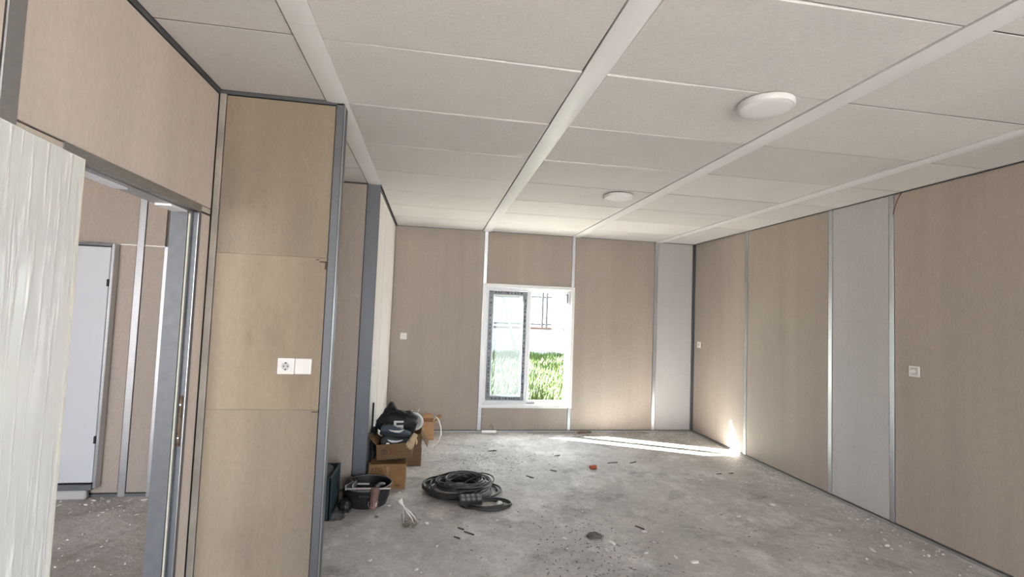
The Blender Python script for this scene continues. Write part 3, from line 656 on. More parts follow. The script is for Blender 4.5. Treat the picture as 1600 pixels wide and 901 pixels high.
# what lies in and on it
M['cloth_dark'] = mat('dark_cloth', (0.022, 0.024, 0.026), 0.85, noise_scale=30, noise_amt=0.4, bump=0.5, bump_scale=60)
M['black_bag'] = mat('black_nylon', (0.011, 0.012, 0.014), 0.6, spec=0.35, bump=0.5, bump_scale=22)
M['white_print'] = mat('white_print', (0.62, 0.62, 0.62), 0.5)
def lump(name, m, parent, c, r, amp=0.25, freq=3.0, seed=0, loc=None, flat=None, n=(28, 20), pw=1.0):
    mb = MB(); bmesh.ops.create_uvsphere(mb.bm, u_segments=n[0], v_segments=n[1], radius=1)
    for v in mb.bm.verts:
        q = v.co.normalized(); k = 1 + amp * noise.noise(q * freq + Vector((seed, seed * 1.7, 0))) + amp * 0.5 * noise.noise(q * freq * 2.6 + Vector((seed, 5, 0)))
        p = Vector((math.copysign(abs(q.x) ** pw, q.x) * r[0], math.copysign(abs(q.y) ** pw, q.y) * r[1], math.copysign(abs(q.z) ** pw, q.z) * r[2])) * k + Vector(c)
        if flat is not None: p.z = max(p.z, flat)
        v.co = p
    return mb.build(name, m, parent, loc=loc, smooth='all')
tag(lump('work_rag', 'cloth_dark', None, (0, 0, 0.03), (0.125, 0.10, 0.030), 0.35, 3, 2, loc=(-0.28, 4.47, 0.2095), flat=0.0), 'dark rag squashed between the two stacked brown boxes', 'rag')
tag(lump('folded_workwear', 'cloth_dark', None, (0, 0, 0.0), (0.128, 0.125, 0.042), 0.2, 3, 5, loc=(-0.268, 4.462, 0.308)), 'dark folded workwear packed in the open box under the shoes', 'clothing')

def sneaker(loc, rz, ry, body, label, flip=1):
    t = thing('sneaker', label, 'shoe', loc, rot=(0, ry, rz))
    st = [(-0.130, 0.026, 0.030, 0.052), (-0.122, 0.034, 0.018, 0.075), (-0.095, 0.037, 0.015, 0.092), (-0.06, 0.037, 0.015, 0.092), (-0.025, 0.036, 0.015, 0.083), (0.01, 0.038, 0.015, 0.070), (0.05, 0.043, 0.015, 0.058), (0.09, 0.044, 0.016, 0.050), (0.118, 0.036, 0.018, 0.042), (0.133, 0.018, 0.022, 0.034)]
    R = []
    for x, w, z0, z1 in st:
        R.append([(x, w * math.copysign(abs(math.cos(a)) ** 0.7, math.cos(a)) * (1 if math.sin(a) < 0.2 else 0.86), (z0 + z1) / 2 + (z1 - z0) / 2 * math.copysign(abs(math.sin(a)) ** 0.7, math.sin(a))) for a in [6.2832 * j / 14 for j in range(14)]])
    up_ = MB().rings(R); o = up_.build('upper', body, t, smooth='all')
    mb = MB(); n = 24; pr = []
    for j in range(n):
        a = 6.2832 * j / n; pr.append((0.135 * math.cos(a), (0.040 + 0.006 * math.cos(a)) * math.copysign(abs(math.sin(a)) ** 0.75, math.sin(a))))
    mb.rings([[(x, y, 0.0) for x, y in pr], [(x * 1.01, y * 1.03, 0.012) for x, y in pr], [(x * 0.99, y * 0.99, 0.021) for x, y in pr]]).build('sole', M['sole'], t, smooth=True)
    MB().rings([[(-0.075 + 0.038 * math.cos(a) * k, 0.024 * math.sin(a) * k, 0.0915 + 0.006 * math.cos(a) * -1 + dz) for a in [6.2832 * j / 16 for j in range(16)]] for k, dz in ((1.0, 0.0), (0.86, 0.004), (0.7, -0.004))]).build('collar', 'cloth_dark', t, smooth=True)
    bvh = BVHTree.FromPolygons([v.co.copy() for v in o.data.vertices], [tuple(p.vertices) for p in o.data.polygons])
    # swoosh-like stroke on the side facing -y
    K = [(-0.075, 0.066, 0.001), (-0.06, 0.056, 0.006), (-0.035, 0.046, 0.010), (0.0, 0.043, 0.008), (0.035, 0.047, 0.005), (0.06, 0.054, 0.001)]
    C = []
    for (xa, za, wa_), (xb, zb, wb_) in zip(K, K[1:]):
        for q in range(5): C.append((xa + (xb - xa) * q / 5, za + (zb - za) * q / 5, wa_ + (wb_ - wa_) * q / 5))
    mb = MB(); top, bot = [], []
    for x, z, w in C:
        x = x * flip; ymin = []
        for zz in (z + w, z, z - w):
            hit = bvh.ray_cast(Vector((x, -0.2, zz)), Vector((0, 1, 0)))[0]; ymin.append(hit.y if hit else -0.036)
        for lst, zz in ((top, z + w), (bot, z - w)): lst.append(mb.bm.verts.new((x, min(ymin) - 0.0035, zz)))
    for i in range(len(C) - 1): mb.bm.faces.new((top[i], top[i + 1], bot[i + 1], bot[i]))
    s = mb.build('side_stripe', 'white_print', t); s.modifiers.new('s', 'SOLIDIFY').thickness = 0.0015
    return t
M['sole'] = mat('dark_rubber_sole', (0.03, 0.032, 0.034), 0.7)
sneaker((-0.255, 4.385, 0.346), math.radians(4), math.radians(-3), mat('olive_shoe_fabric', (0.035, 0.042, 0.038), 0.75, bump=0.3, bump_scale=90), 'dark olive sneaker lying lower in the open box', 1)
sneaker((-0.268, 4.400, 0.428), math.radians(-3), math.radians(4), mat('slate_shoe_fabric', (0.055, 0.075, 0.095), 0.7, bump=0.3, bump_scale=90), 'slate blue sneaker lying on top of the olive one', -1)

bg_ = thing('sports_bag', 'black bag with white square emblem slumped on the boxes against the wall', 'bag', (-0.27, 4.62, 0.36))
bb = lump('bag_body', 'black_bag', bg_, (0.0, 0.0, 0.125), (0.185, 0.13, 0.115), 0.18, 2.0, 8, n=(40, 28))
for v in bb.data.vertices:
    p = v.co; p.z += 0.05 * math.exp(-((p.x + 0.075) / 0.06) ** 2) * max(0, (p.z - 0.1) / 0.1); p.z = max(p.z, -0.02)
    p.x = max(p.x, -0.225)
lump('hanging_panel', 'black_bag', bg_, (-0.192, -0.03, -0.09), (0.030, 0.15, 0.19), 0.25, 3, 4)
bvh = BVHTree.FromPolygons([v.co.copy() for v in bb.data.vertices], [tuple(p.vertices) for p in bb.data.polygons])
def decal(name, quads, parent, m):
    mb = MB(); n = 5
    for (x0, x1, z0, z1) in quads:
        G = []
        for i in range(n + 1):
            row = []
            for j in range(n + 1):
                x = x0 + (x1 - x0) * i / n; z = z0 + (z1 - z0) * j / n
                hit = bvh.ray_cast(Vector((x, -1, z)), Vector((0, 1, 0)))[0]; row.append(mb.bm.verts.new((x, (hit.y if hit else -0.1) - 0.003, z)))
            G.append(row)
        for i in range(n):
            for j in range(n): mb.bm.faces.new((G[i][j], G[i + 1][j], G[i + 1][j + 1], G[i][j + 1]))
    o = mb.build(name, m, parent); o.modifiers.new('s', 'SOLIDIFY').thickness = 0.001; return o
ex, ez = -0.022, 0.105
decal('emblem', [(ex, ex + 0.085, ez + 0.050, ez + 0.066), (ex, ex + 0.022, ez + 0.008, ez + 0.050), (ex + 0.022, ex + 0.085, ez + 0.012, ez + 0.030), (ex + 0.060, ex + 0.085, ez - 0.010, ez + 0.012)], bg_, 'white_print')
MB().tube([(-0.10, -0.09, 0.21), (-0.06, -0.10, 0.245), (0.02, -0.09, 0.255), (0.07, -0.05, 0.225), (0.10, 0.0, 0.20)], 0.011, 8).build('strap', 'black_bag', bg_, smooth=True)
MB().tube([(-0.225, 0.05, 0.30), (-0.222, 0.02, 0.20), (-0.218, -0.02, 0.05), (-0.216, -0.06, -0.1)], 0.009, 8).build('strap', 'black_bag', bg_, smooth=True)

M['glove'] = mat('cream_glove', (0.52, 0.40, 0.24), 0.8, bump=0.4, bump_scale=120)
gl = MB()
gl.tube([(0, 0, 0.05), (0.0, -0.005, 0.02), (0, -0.012, -0.01), (0, -0.014, -0.03)], [0.022, 0.026, 0.030, 0.026], 10)
for i, (x, ln) in enumerate(((-0.024, 0.050), (-0.008, 0.062), (0.009, 0.058), (0.024, 0.045))):
    gl.tube([(x * 0.8, -0.014, -0.02), (x, -0.018, -0.035), (x * 1.1, -0.016, -0.035 - ln * 0.5), (x * 1.05, -0.008, -0.035 - ln)], [0.011, 0.011, 0.010, 0.006], 8)
gl.tube([(0.022, -0.012, 0.012), (0.040, -0.020, 0.0), (0.050, -0.022, -0.022)], [0.012, 0.011, 0.007], 8)
go = tag(gl.build('work_glove', 'glove', None, smooth='all', loc=(-0.112, 4.325, 0.415), rot=(math.radians(-6), math.radians(24), math.radians(-15))), 'cream work glove hanging over the corner of the open box', 'glove')
rm = go.modifiers.new('merge', 'REMESH'); rm.mode = 'VOXEL'; rm.voxel_size = 0.0035; rm.use_smooth_shade = True
tag(MB().box(-0.014, 0.014, -0.006, 0.006, -0.0, 0.042, 0.003).build('white_tube', 'pvc', None, loc=(-0.325, 4.330, 0.342), rot=(0.1, 0.05, 0)), 'stubby white plastic piece sticking up at the open box rim', 'fitting')

bC1 = carton('low flat brown box on the floor behind the front box', (-0.125, 4.925, 0), 0.165, 0.30, 0.096, M['card_dark'], closed=True)
bC2 = carton('tall open brown box stacked on the low flat box', (-0.128, 4.905, 0.1005), 0.150, 0.28, 0.215, M['card_dark'], rot=(0, 0, math.radians(-1)), closed=False, flaps=(('r', 0.15, 152),))
bD = carton('small pale orange box standing by the far wall', (0.020, 5.90, 0), 0.135, 0.20, 0.215, M['card_pale'], rot=(0, 0, math.radians(3)), closed=False, flaps=(('r', 0.10, 62), ('b', 0.08, 60)))

# white coil of cable standing on the open box
cl = thing('cable_coil', 'small coil of white cable standing on the tall open box', 'cable coil', (-0.125, 5.02, 0.318), rot=(0, 0, math.radians(-18)))
M['white_cable'] = mat('white_cable', (0.74, 0.73, 0.71), 0.4, spec=0.5)
rc = random.Random(4); P = []
for i in range(9 * 30):
    a = 6.2832 * i / 30; l = i / 30
    r = 0.088 - 0.004 * (l % 3) + 0.003 * math.sin(l * 2.1); P.append((r * math.cos(a), 0.012 * math.sin(l * 1.9 + a * 0.3), 0.093 + r * math.sin(a) * 0.97))
MB().tube(P, 0.0042, 5).build('cable', 'white_cable', cl, smooth='all')
fm = glass_mat('clear_wrap', (0.93, 0.93, 0.94), haze=0.15)
lump('plastic_wrap', fm, cl, (0, 0.0, 0.093), (0.076, 0.014, 0.076), 0.22, 5, 3)
MB().tube([(0.03, 0.0, 0.178), (0.036, -0.004, 0.205), (0.050, -0.004, 0.225)], 0.004, 6).build('cable_end', 'white_cable', cl, smooth=True)
MB().tube([(-0.02, -0.015, 0.120), (-0.022, -0.018, 0.18), (-0.024, -0.015, 0.208)], 0.0035, 6).build('cable_end', 'white_cable', cl, smooth=True)
tag(MB().tube([(0.075, 5.93, 0.222), (0.10, 5.86, 0.285), (0.135, 5.75, 0.265), (0.160, 5.68, 0.20), (0.162, 5.62, 0.13), (0.140, 5.58, 0.07), (0.11, 5.56, 0.028), (0.085, 5.55, 0.008)], 0.0065, 8).build('white_hose', 'white_cable', None, smooth=True), 'white hose arching from the pale orange box down to the floor', 'hose')

# ------------------------------------------------------------------ tub with tools, crate, loose stuff in the recess
M['rubber'] = mat('black_rubber', (0.020, 0.022, 0.023), 0.5, noise_scale=9, noise_amt=0.4, spec=0.4)
tb = thing('rubber_tub', 'black round rubber tub with ribbed side on the floor', 'tub', (-0.440, 4.035, 0))
MB().lathe([(0.135, 0.002), (0.150, 0.0), (0.166, 0.05), (0.170, 0.055), (0.170, 0.06), (0.172, 0.09), (0.176, 0.095), (0.176, 0.10), (0.181, 0.148), (0.176, 0.150), (0.168, 0.10), (0.150, 0.02), (0.05, 0.015)], 48).build('tub_wall', 'rubber', tb, smooth=True)
n = 48; MB().tube([(0.184 * math.cos(6.2832 * j / n), 0.184 * math.sin(6.2832 * j / n), 0.150) for j in range(n)], 0.0065, 8, closed=True).build('rim', mat('rim_sheen', (0.16, 0.15, 0.14), 0.55), tb, smooth='all')  # pale reflection along the black rim put into its colour
MB().box(-0.045, 0.045, -0.199, -0.182, 0.10, 0.125, 0.005).build('grip', 'rubber', tb)
tag(lump('rubbish', 'cloth_dark', None, (0, 0, 0.05), (0.125, 0.12, 0.055), 0.35, 3, 9, loc=(-0.428, 4.05, 0.0156), flat=0.0), 'dark rags heaped inside the black tub', 'rags')
M['steel'] = metal_mat('bright_steel', (0.70, 0.69, 0.67), 0.32)
bar = thing('metal_bracket', 'bright metal frame with a long bar lying across the tub rim', 'bracket', (-0.425, 3.868, 0.1575), rot=(0, math.radians(1), math.radians(1)))
mb = MB(); mb.box(-0.150, 0.175, -0.006, 0.006, 0.0, 0.012, 0.002); mb.build('bar', 'steel', bar)
MB().box(-0.08, 0.01, 0.06, 0.072, 0.012, 0.026, 0.002).build('bar', 'steel', bar)
MB().rings([[(x, y, z) for x, y in ((-0.158, -0.010), (-0.150, -0.010), (-0.105, 0.085), (-0.113, 0.085))] for z in (-0.002, 0.036)]).build('end_plate', 'steel', bar)
MB().rings([[(x, y, z) for x, y in ((-0.108, -0.006), (-0.100, -0.006), (-0.085, 0.085), (-0.093, 0.085))] for z in (0.0, 0.040)]).build('end_plate', 'steel', bar)
M['motor'] = mat('reddish_brown_casing', (0.20, 0.115, 0.095), 0.45, noise_scale=12, noise_amt=0.3)
gr = thing('power_tool', 'reddish brown power tool body hanging over the front of the tub', 'power tool', (-0.372, 3.822, 0.030), rot=(math.radians(-14), math.radians(4), 0))
MB().lathe([(0.022, 0.0), (0.033, 0.004), (0.036, 0.018), (0.036, 0.05), (0.031, 0.054), (0.031, 0.10), (0.034, 0.106), (0.034, 0.135), (0.026, 0.150), (0.012, 0.153)], 20).build('casing', 'motor', gr, smooth=True)
for a in range(9):
    b = 6.2832 * a / 9; MB().box(-0.003, 0.003, -0.0375, -0.0345, 0.020, 0.046).build('vent', M['housing'] if a % 2 else M['dark'], gr, rot=(0, 0, b))
MB().tube([(0, 0, 0.15), (0.03, 0.02, 0.175), (0.06, 0.06, 0.172)], [0.016, 0.014, 0.010], 10).build('gear_head', 'zinc_dark', gr, smooth=True)

M['crate'] = mat('dark_teal_plastic', (0.022, 0.040, 0.045), 0.5, spec=0.4)
cr = thing('plastic_crate', 'dark teal plastic crate with lattice side behind the tan wall', 'crate', (-0.86, 3.88, 0))
x0, x1, y0, y1, zt = -0.20, 0.20, -0.18, 0.18, 0.300
mb = MB(); mb.box(x0, x1, y0, y0 + 0.006, 0.0, zt); mb.box(x0, x1, y1 - 0.006, y1, 0.0, zt); mb.box(x0, x0 + 0.006, y0, y1, 0, zt); mb.box(x0, x1, y0, y1, 0.0, 0.008); mb.build('crate_shell', 'crate', cr)
for z in (0.0, 0.275): MB().box(x1 - 0.012, x1 + 0.004, y0, y1, z, z + 0.028, 0.003).build('rail', 'crate', cr)
for y in (y0, y1 - 0.022): MB().box(x1 - 0.012, x1 + 0.003, y, y + 0.022, 0, zt, 0.003).build('corner_post', 'crate', cr)
mb = MB()
for i in range(-6, 13):
    ya = y0 + 0.03 * i
    pts = []
    for s in range(2):
        pass
    a, b = ya, ya + 0.22
    t0 = max(0.0, (y0 + 0.01 - a) / (b - a)); t1 = min(1.0, (y1 - 0.01 - a) / (b - a))
    if t1 <= t0: continue
    A = (a + (b - a) * t0, 0.028 + 0.247 * t0); B = (a + (b - a) * t1, 0.028 + 0.247 * t1)
    mb.hexa([(x1 - 0.008, A[0] - 0.006, A[1]), (x1, A[0] - 0.006, A[1]), (x1, A[0] + 0.006, A[1]), (x1 - 0.008, A[0] + 0.006, A[1]), (x1 - 0.008, B[0] - 0.006, B[1]), (x1, B[0] - 0.006, B[1]), (x1, B[0] + 0.006, B[1]), (x1 - 0.008, B[0] + 0.006, B[1])])
mb.build('lattice', 'crate', cr, kind='stuff')
tag(lump('canvas_bag', mat('grey_canvas', (0.075, 0.078, 0.082), 0.85, bump=0.5, bump_scale=40), None, (0, 0, 0.17), (0.185, 0.165, 0.165), 0.16, 2.6, 12, loc=(-0.86, 3.90, 0.0085), pw=0.75), 'dark grey canvas bag stuffed in the teal crate', 'bag')
M['bin_liner'] = mat('black_bin_liner', (0.014, 0.014, 0.014), 0.28, spec=0.5, bump=0.6, bump_scale=25)
tag(lump('bin_bag', 'bin_liner', None, (0, 0, 0.085), (0.052, 0.15, 0.085), 0.22, 2.5, 21, loc=(-0.655 + 0.08, 4.08, 0.0), flat=0.0), 'black plastic bag slumped between crate and tub', 'bag')
tag(lump('wire_bundle', 'bin_liner', None, (0, 0, 0.05), (0.05, 0.06, 0.05), 0.25, 3, 31, loc=(-0.575, 3.845, 0.0), flat=0.0), 'small black crumpled bundle on the floor before the tub', 'bundle')
tag(lump('clear_film_scrap', glass_mat('crumpled_clear_film', (0.92, 0.92, 0.92), haze=0.15), None, (0, 0, 0.02), (0.06, 0.05, 0.03), 0.5, 5, 17, loc=(-0.62, 3.735, 0.0), flat=0.0), 'crumpled clear plastic film on the floor by the teal crate', 'film')

# ------------------------------------------------------------------ extension lead
ex_ = thing('extension_lead', 'tangled black extension lead coiled on the floor with its socket block', 'cable', (0.28, 4.2, 0))
M['black_cable'] = mat('black_cable', (0.030, 0.030, 0.029), 0.42, spec=0.45)
rc = random.Random(21); P = []; N = 16; S = 44
for i in range(N * S):
    l = i / S; a = 6.2832 * l; k = int(l)
    q = noise.noise(Vector((l * 0.37, 1.5, 0))); q2 = noise.noise(Vector((l * 0.41, 7.5, 0))); q3 = noise.noise(Vector((l * 0.33, 12.5, 0)))
    rx = 0.235 + 0.11 * q; ry = 0.200 + 0.10 * q2
    cx, cy = 0.02 + 0.13 * q3, 0.0 + 0.11 * noise.noise(Vector((l * 0.3, 22, 0)))
    z = 0.010 + 0.0045 * l + 0.020 * (1 + math.sin(a * 1.0 + l * 1.3)) * (l / N)
    P.append((cx + rx * math.cos(a) + 0.012 * math.sin(3 * a + l), cy + ry * math.sin(a), z))
last = P[-1]
for i in range(1, 4 * S):
    l = i / S; a = 6.2832 * l; w = min(1, l * 1.6); q = noise.noise(Vector((l * 0.6, 31, 0)))
    cx, cy = last[0] - 0.22 + (0.24) * w, last[1] + (-0.27) * w
    rx, ry = 0.22 - 0.05 * w + 0.10 * q, 0.19 - 0.075 * w + 0.09 * noise.noise(Vector((l * 0.55, 41, 0)))
    P.append((cx + rx * math.cos(a), cy + ry * math.sin(a), max(0.0085, last[2] * (1 - w) + 0.012 + 0.006 * math.sin(a * 1.5))))
MB().tube(P, 0.0078, 6).build('cable', 'black_cable', ex_, smooth='all')
P2 = []
for i in range(6 * S):
    l = i / S; a = 6.2832 * l + 2
    r1 = 0.19 + 0.075 * noise.noise(Vector((l * 0.7, 51, 0))); r2 = 0.165 + 0.07 * noise.noise(Vector((l * 0.6, 61, 0)))
    P2.append((0.08 + 0.10 * noise.noise(Vector((l * 0.5, 71, 0))) + r1 * math.cos(a), -0.02 + 0.10 * noise.noise(Vector((l * 0.5, 81, 0))) + r2 * math.sin(a), 0.092 + 0.022 * math.sin(a + l) + 0.004 * l))
MB().tube(P2, 0.0062, 6).build('thin_cable', mat('grey_cable', (0.075, 0.075, 0.073), 0.4, spec=0.5), ex_, smooth='all')
sb = MB().box(-0.088, 0.088, -0.040, 0.040, -0.022, 0.022, 0.006, 2).build('socket_block', 'black_cable', ex_, loc=(0.085, -0.315, 0.058), rot=(math.radians(24), math.radians(2), math.radians(8)), smooth=False)
M['outlet'] = mat('grey_outlet', (0.26, 0.27, 0.28), 0.45)
for i in range(4):
    for j in (-1, 1):
        n = 16; o = MB().rings([[(r * math.cos(6.2832 * q / n), r * math.sin(6.2832 * q / n), z) for q in range(n)] for r, z in ((0.0155, 0.0), (0.0155, 0.0012), (0.012, 0.0012), (0.0115, -0.0))]).build('outlet', 'outlet', sb, loc=(-0.063 + 0.042 * i, 0.0185 * j, 0.0225), smooth=True)
tag(lump('crumpled_tissue', mat('white_scrap', (0.70, 0.69, 0.67), 0.7), None, (0, 0, 0.016), (0.026, 0.02, 0.018), 0.4, 3, 3, loc=(0.598, 3.905, 0.0), flat=0.0, n=(14, 10)), 'white crumpled scrap lying inside the small cable loop', 'scrap')

# ------------------------------------------------------------------ tied bag of screws
sw = thing('bag_of_screws', 'small tied clear bag of screws standing on the floor', 'bag', (-0.082, 3.585, 0))
rs = random.Random(9)
mb = MB()
for i in range(120):
    a = rs.uniform(0, 6.283); r = 0.048 * math.sqrt(rs.random()); z = 0.006 + rs.random() * 0.055 * (1 - (r / 0.056) ** 2); d = Vector((rs.uniform(-1, 1), rs.uniform(-1, 1), rs.uniform(-0.5, 0.5))).normalized() * 0.011
    c = Vector((r * math.cos(a), r * 0.8 * math.sin(a), z)); c1 = c + d
    mb.tube([c - d, c1], [0.0016, 0.0028], 5)
mb.build('screws', mat('brown_screws', (0.34, 0.28, 0.22), 0.45, metal=0.3, noise_scale=60, noise_amt=0.6), sw, kind='stuff')
cf = glass_mat('clear_bag_film', (0.94, 0.94, 0.93), haze=0.10)
prof = [(0.050, 0.001), (0.058, 0.012), (0.057, 0.040), (0.048, 0.068), (0.028, 0.095), (0.013, 0.122), (0.009, 0.138)]
rings = []
for r, z in prof:
    sx = -0.055 * max(0, (z - 0.03) / 0.108) ** 1.2
    rings.append([(sx + r * (1 + 0.12 * math.sin(5 * a + z * 60)) * math.cos(a), 0.8 * r * (1 + 0.12 * math.sin(4 * a)) * math.sin(a), z) for a in [6.2832 * j / 24 for j in range(24)]])
MB().rings(rings, cap=False).build('bag_film', cf, sw, smooth='all')
wf = mat('white_gathered_film', (0.70, 0.68, 0.65), 0.4)
for a, k in ((0.4, 0.9), (2.6, 1.0), (1.2, 0.75), (5.5, 0.6)):
    MB().tube([(-0.055, 0, 0.136), (-0.040 + 0.018 * math.cos(a) * k, 0.018 * math.sin(a), 0.105), (-0.010 + 0.045 * math.cos(a) * k, -0.03 + 0.02 * math.sin(a), 0.066), (0.0 + 0.056 * math.cos(a) * k, -0.036 + 0.02 * math.sin(a), 0.035)], [0.005, 0.0045, 0.003, 0.001], 6).build('fold', wf, sw, smooth=True)
MB().tube([(-0.052, 0, 0.132), (-0.060, 0, 0.146), (-0.072, -0.004, 0.165), (-0.086, -0.006, 0.188)], [0.007, 0.0055, 0.014, 0.019], 10).build('gathered_top', wf, sw, smooth=True)

# ------------------------------------------------------------------ bits lying on the floor
M['chip'] = mat('pale_mortar', (0.74, 0.72, 0.69), 0.85, noise_scale=40, noise_amt=0.12); M['dirt'] = mat('dark_dirt', (0.13, 0.125, 0.118), 0.9); M['sliver'] = mat('dark_wood', (0.085, 0.070, 0.055), 0.85)
def chip_mesh(seed):
    r = random.Random(seed); bm = bmesh.new(); bmesh.ops.create_icosphere(bm, subdivisions=1, radius=1)
    for v in bm.verts: v.co *= 0.75 + 0.5 * r.random(); v.co.z = max(v.co.z * 0.5 + 0.42, 0.0)
    me = bpy.data.meshes.new('mortar_chip'); bm.to_mesh(me); bm.free(); me.materials.append(M['chip']); return me
CH = [chip_mesh(i) for i in range(6)]
rr = random.Random(77)
spots = [(0.074, 3.768, .014), (0.139, 3.672, .012), (0.03, 3.60, .02), (0.30, 3.80, .010), (0.224, 3.78, .009), (0.544, 3.62, .011), (0.80, 3.70, .010), (0.97, 3.30, .018), (1.27, 3.20, .020), (1.36, 3.40, .012), (1.20, 3.10, .022), (1.45, 3.05, .012), (1.57, 3.35, .014), (1.62, 2.98, .018), (1.70, 2.90, .022), (2.62, 4.38, .016), (2.60, 4.30, .012), (2.25, 4.25, .014), (2.90, 3.75, .020), (2.45, 3.55, .018), (3.05, 4.30, .010), (0.10, 3.25, .013), (-0.30, 3.10, .015), (-0.02, 2.98, .012), (0.40, 3.05, .012), (0.62, 4.35, .012), (0.75, 4.25, .010), (-0.20, 4.22, .012), (-0.10, 4.40, .010), (-0.26, 3.94, .012), (2.30, 6.19, .022), (1.10, 6.20, .018), (1.25, 6.21, .015), (1.40, 6.2, .012), (3.40, 5.72, .016), (3.42, 4.80, .014), (3.35, 4.65, .012), (3.25, 3.95, .014), (3.30, 3.1, .016), (3.22, 3.0, .020), (3.05, 2.95, .022), (3.38, 2.85, .018), (2.95, 3.2, .013), (0.35, 5.6, .014), (0.20, 5.3, .012), (0.1, 5.0, .016), (0.15, 4.85, .012), (2.75, 5.95, .014), (2.55, 5.75, .012), (0.9, 5.0, .012)]
spots += [(-2.10, 4.18, .020), (-2.2, 4.17, .014), (-2.33, 4.15, .018), (-2.45, 4.10, .014), (-2.5, 3.85, .016), (-2.25, 3.95, .010), (-2.0, 3.9, .012), (-2.15, 3.6, .012), (-2.62, 4.1, .016), (-1.95, 3.5, .014)]
for i, (x, y, s) in enumerate(spots):
    o = bpy.data.objects.new('mortar_chip', CH[i % 6]); COL.objects.link(o); o.location = (x, y, 0.0); s *= 1.15; o.scale = (s * rr.uniform(.8, 1.5), s * rr.uniform(.5, .9), s * rr.uniform(.5, 1.0)); o.rotation_euler = (0, 0, rr.uniform(0, 6.28))
    if x < -1.2: tag(o, 'pale mortar chip on the side room floor seen through the doorway', 'chip', 'mortar chips in the side room')
    else: tag(o, 'pale mortar chip lying loose on the dusty main room floor', 'chip', 'mortar chips scattered over the main floor')
def scatter(name, m, n, sampler, smin, smax, label, seed, long=1.0):
    r = random.Random(seed); V, F = [], []
    for i in range(n):
        x, y = sampler(r)
        if (-0.5 < x < 0.06 and 4.28 < y < 5.25) or (-0.06 < x < 0.10 and 5.88 < y < 6.13) or (x + 0.44) ** 2 + (y - 4.035) ** 2 < 0.2 ** 2 or (-1.1 < x < -0.64 and 3.68 < y < 4.08): continue
        if x < XL and y > 2.55 and x > XA - 0.1: continue
        s = smin + (smax - smin) * r.random() ** 3; a = r.uniform(0, 6.28); k = len(V); ca, sa = math.cos(a), math.sin(a)
        ln = s * (1 + (long - 1) * r.random())
        for dx, dy in ((-1, -.5), (1, -.7), (.8, .6), (-.6, .8)):
            dx, dy = dx * ln * r.uniform(.7, 1.2), dy * s * r.uniform(.7, 1.2); V.append((x + dx * ca - dy * sa, y + dx * sa + dy * ca, 0.0))
        V.append((x + s * r.uniform(-.2, .2), y + s * r.uniform(-.2, .2), s * r.uniform(.4, .9)))
        F += [(k, k + 1, k + 4), (k + 1, k + 2, k + 4), (k + 2, k + 3, k + 4), (k + 3, k, k + 4)]
    me = bpy.data.meshes.new(name); me.from_pydata(V, [], F); me.materials.append(M[m]); o = bpy.data.objects.new(name, me); COL.objects.link(o); o['kind'] = 'stuff'; return tag(o, label, 'debris')
def near_walls(r):
    u = r.random()
    if u < 0.25: return r.uniform(-0.45, 3.58), YB - 0.01 - abs(r.gauss(0, 0.10))
    if u < 0.5: return XR - 0.01 - abs(r.gauss(0, 0.16)), r.uniform(2.2, 6.2)
    if u < 0.6: return r.uniform(-2.7, -1.3), YQ - 0.02 - abs(r.gauss(0, .15))
    if u < 0.7: return r.uniform(-2.6, -1.3), r.uniform(2.7, 4.2)
    return r.uniform(-0.5, 3.55), r.uniform(2.0, 6.2)
def dark_zone(r):
    u = r.random()
    if u < 0.45: return r.gauss(0.62, 0.38), r.gauss(5.1, 0.28)
    if u < 0.7: return r.gauss(1.05, 0.22), r.gauss(3.2, 0.35)
    return r.uniform(-0.4, 3.4), r.uniform(2.2, 6.1)
scatter('rubble', 'chip', 2600, near_walls, 0.002, 0.012, 'fine pale rubble scattered over the concrete floor', 5)
scatter('debris', 'dirt', 3200, dark_zone, 0.0012, 0.006, 'dark crumbs and shavings scattered over the concrete floor', 6, 3.0)
SPL = [(0.322, 3.425, .085, -0.75, 'thicker dark splinter, the middle of three before the extension lead'), (0.270, 3.50, .055, -0.8, 'thin splinter, the rear one of three before the extension lead'), (0.236, 3.365, .050, -0.75, 'short splinter, the front one of three before the extension lead'), (1.57, 3.42, .075, -1.0, 'thin dark splinter beyond the dark clod in the foreground'), (0.98, 4.55, .085, -0.9, 'dark splinter on the floor behind the extension lead'), (1.42, 5.22, .06, 0.2, 'short dark splinter between the orange-red cup and the window'), (1.95, 4.95, .12, 0.15, 'longest dark splinter, lying just beyond the orange-red cup'), (2.18, 4.95, .10, 0.5, 'slanting dark splinter beside the longest one near the cup'), (2.92, 4.55, .06, 0.1, 'short dark splinter before the sunlit strip by the right wall'), (1.25, 4.72, .07, -0.7, 'dark splinter between the extension lead and the orange-red cup'), (0.73, 5.42, .10, 0.1, 'dark splinter lying on the floor before the white pipe'), (3.06, 4.56, .05, 0.0, 'shortest dark splinter, nearest the right wall')]
for x, y, ln, a, lb_ in SPL:
    o = MB().hexa([(-ln / 2, -.005, 0), (ln / 2, -.0035, 0), (ln / 2, .004, 0), (-ln / 2, .005, 0), (-ln / 2, -.004, .006), (ln / 2, -.003, .009), (ln / 2, .003, .009), (-ln / 2, .004, .006)]).build('wood_splinter', 'sliver', None, loc=(x, y, 0.0), rot=(0, 0, a))
    tag(o, lb_, 'splinter', 'dark splinters scattered over the floor')
cu = thing('crushed_cup', 'small orange-red crushed cup on the floor mid room', 'cup', (1.665, 4.755, 0.0), rot=(0, 0, math.radians(8)))
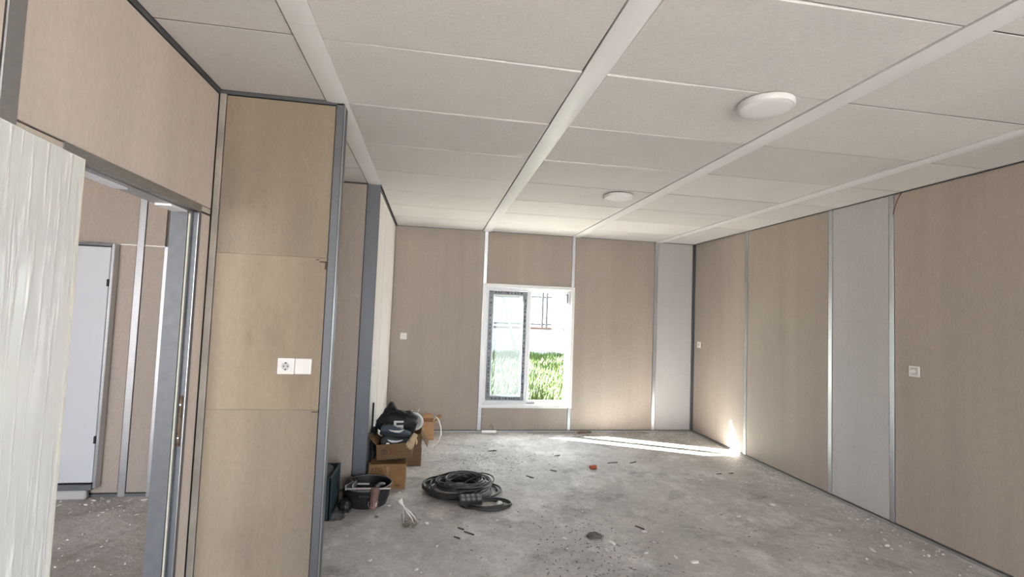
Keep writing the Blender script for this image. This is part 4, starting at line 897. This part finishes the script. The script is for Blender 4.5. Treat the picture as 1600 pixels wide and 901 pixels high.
mb = MB(); mb.rings([[(x, 0.0 + r * math.cos(a), 0.021 + 0.85 * r * math.sin(a)) for a in [6.2832 * j / 14 for j in range(14)]] for x, r in ((-0.030, 0.020), (-0.008, 0.0225), (0.014, 0.021), (0.030, 0.0245))]); mb.build('cup_wall', mat('orange_red_card', (0.42, 0.085, 0.04), 0.5), cu, smooth=True)
mb = MB(); mb.rings([[(x, 0.0 + r * math.cos(a), 0.021 + 0.85 * r * math.sin(a)) for a in [6.2832 * j / 14 for j in range(14)]] for x, r in ((0.0295, 0.0245), (0.038, 0.0235))]); mb.build('pale_lining', mat('tan_lining', (0.45, 0.25, 0.17), 0.6), cu, smooth=True)
tag(lump('dark_clod', 'dirt', None, (0, 0, 0.012), (0.055, 0.035, 0.016), 0.5, 3, 6, loc=(1.185, 3.30, 0.0), flat=0.0, n=(18, 12)), 'flat dark clod on the floor in the foreground', 'clod')
tag(lump('black_plug', 'dirt', None, (0, 0, 0.006), (0.016, 0.009, 0.007), 0.2, 2, 1, loc=(-0.333, 3.735, 0.0), flat=0.0, n=(10, 8)), 'small black plug on the floor between tub and screw bag', 'plug')
tu = thing('white_pipe', 'short white pipe lying at the foot of the far wall', 'pipe', (0.782, 6.205, 0.0225), rz=math.radians(2))
mb = MB(); mb.rings([[(x, r * math.cos(a), r * math.sin(a)) for a in [6.2832 * j / 16 for j in range(16)]] for x, r in ((-0.094, 0.017), (-0.092, 0.0205), (0.092, 0.0205), (0.094, 0.017))]); mb.build('pipe_tube', 'pvc', tu, smooth=True)
MB().tube([(0.055, 0.03, 0.015), (0.05, 0.035, 0.06), (0.035, 0.038, 0.085), (0.02, 0.038, 0.075), (0.012, 0.036, 0.045)], 0.0025, 6).build('wire_end', 'black_cable', tu, smooth=True)
tr = thing('pliers', 'brown handled tool lying at the foot of the far wall', 'tool', (2.045, 6.195, 0.0), rz=math.radians(4))
MB().tube([(-0.10, 0, 0.013), (-0.05, 0.002, 0.018), (0.0, 0, 0.016), (0.03, -0.004, 0.014)], [0.009, 0.013, 0.012, 0.010], 8).build('handle', mat('tan_grip', (0.24, 0.15, 0.11), 0.6), tr, smooth=True)
MB().tube([(0.02, 0.012, 0.013), (0.06, 0.02, 0.014), (0.10, 0.012, 0.013)], [0.008, 0.012, 0.008], 8).build('jaw', 'dirt', tr, smooth=True)
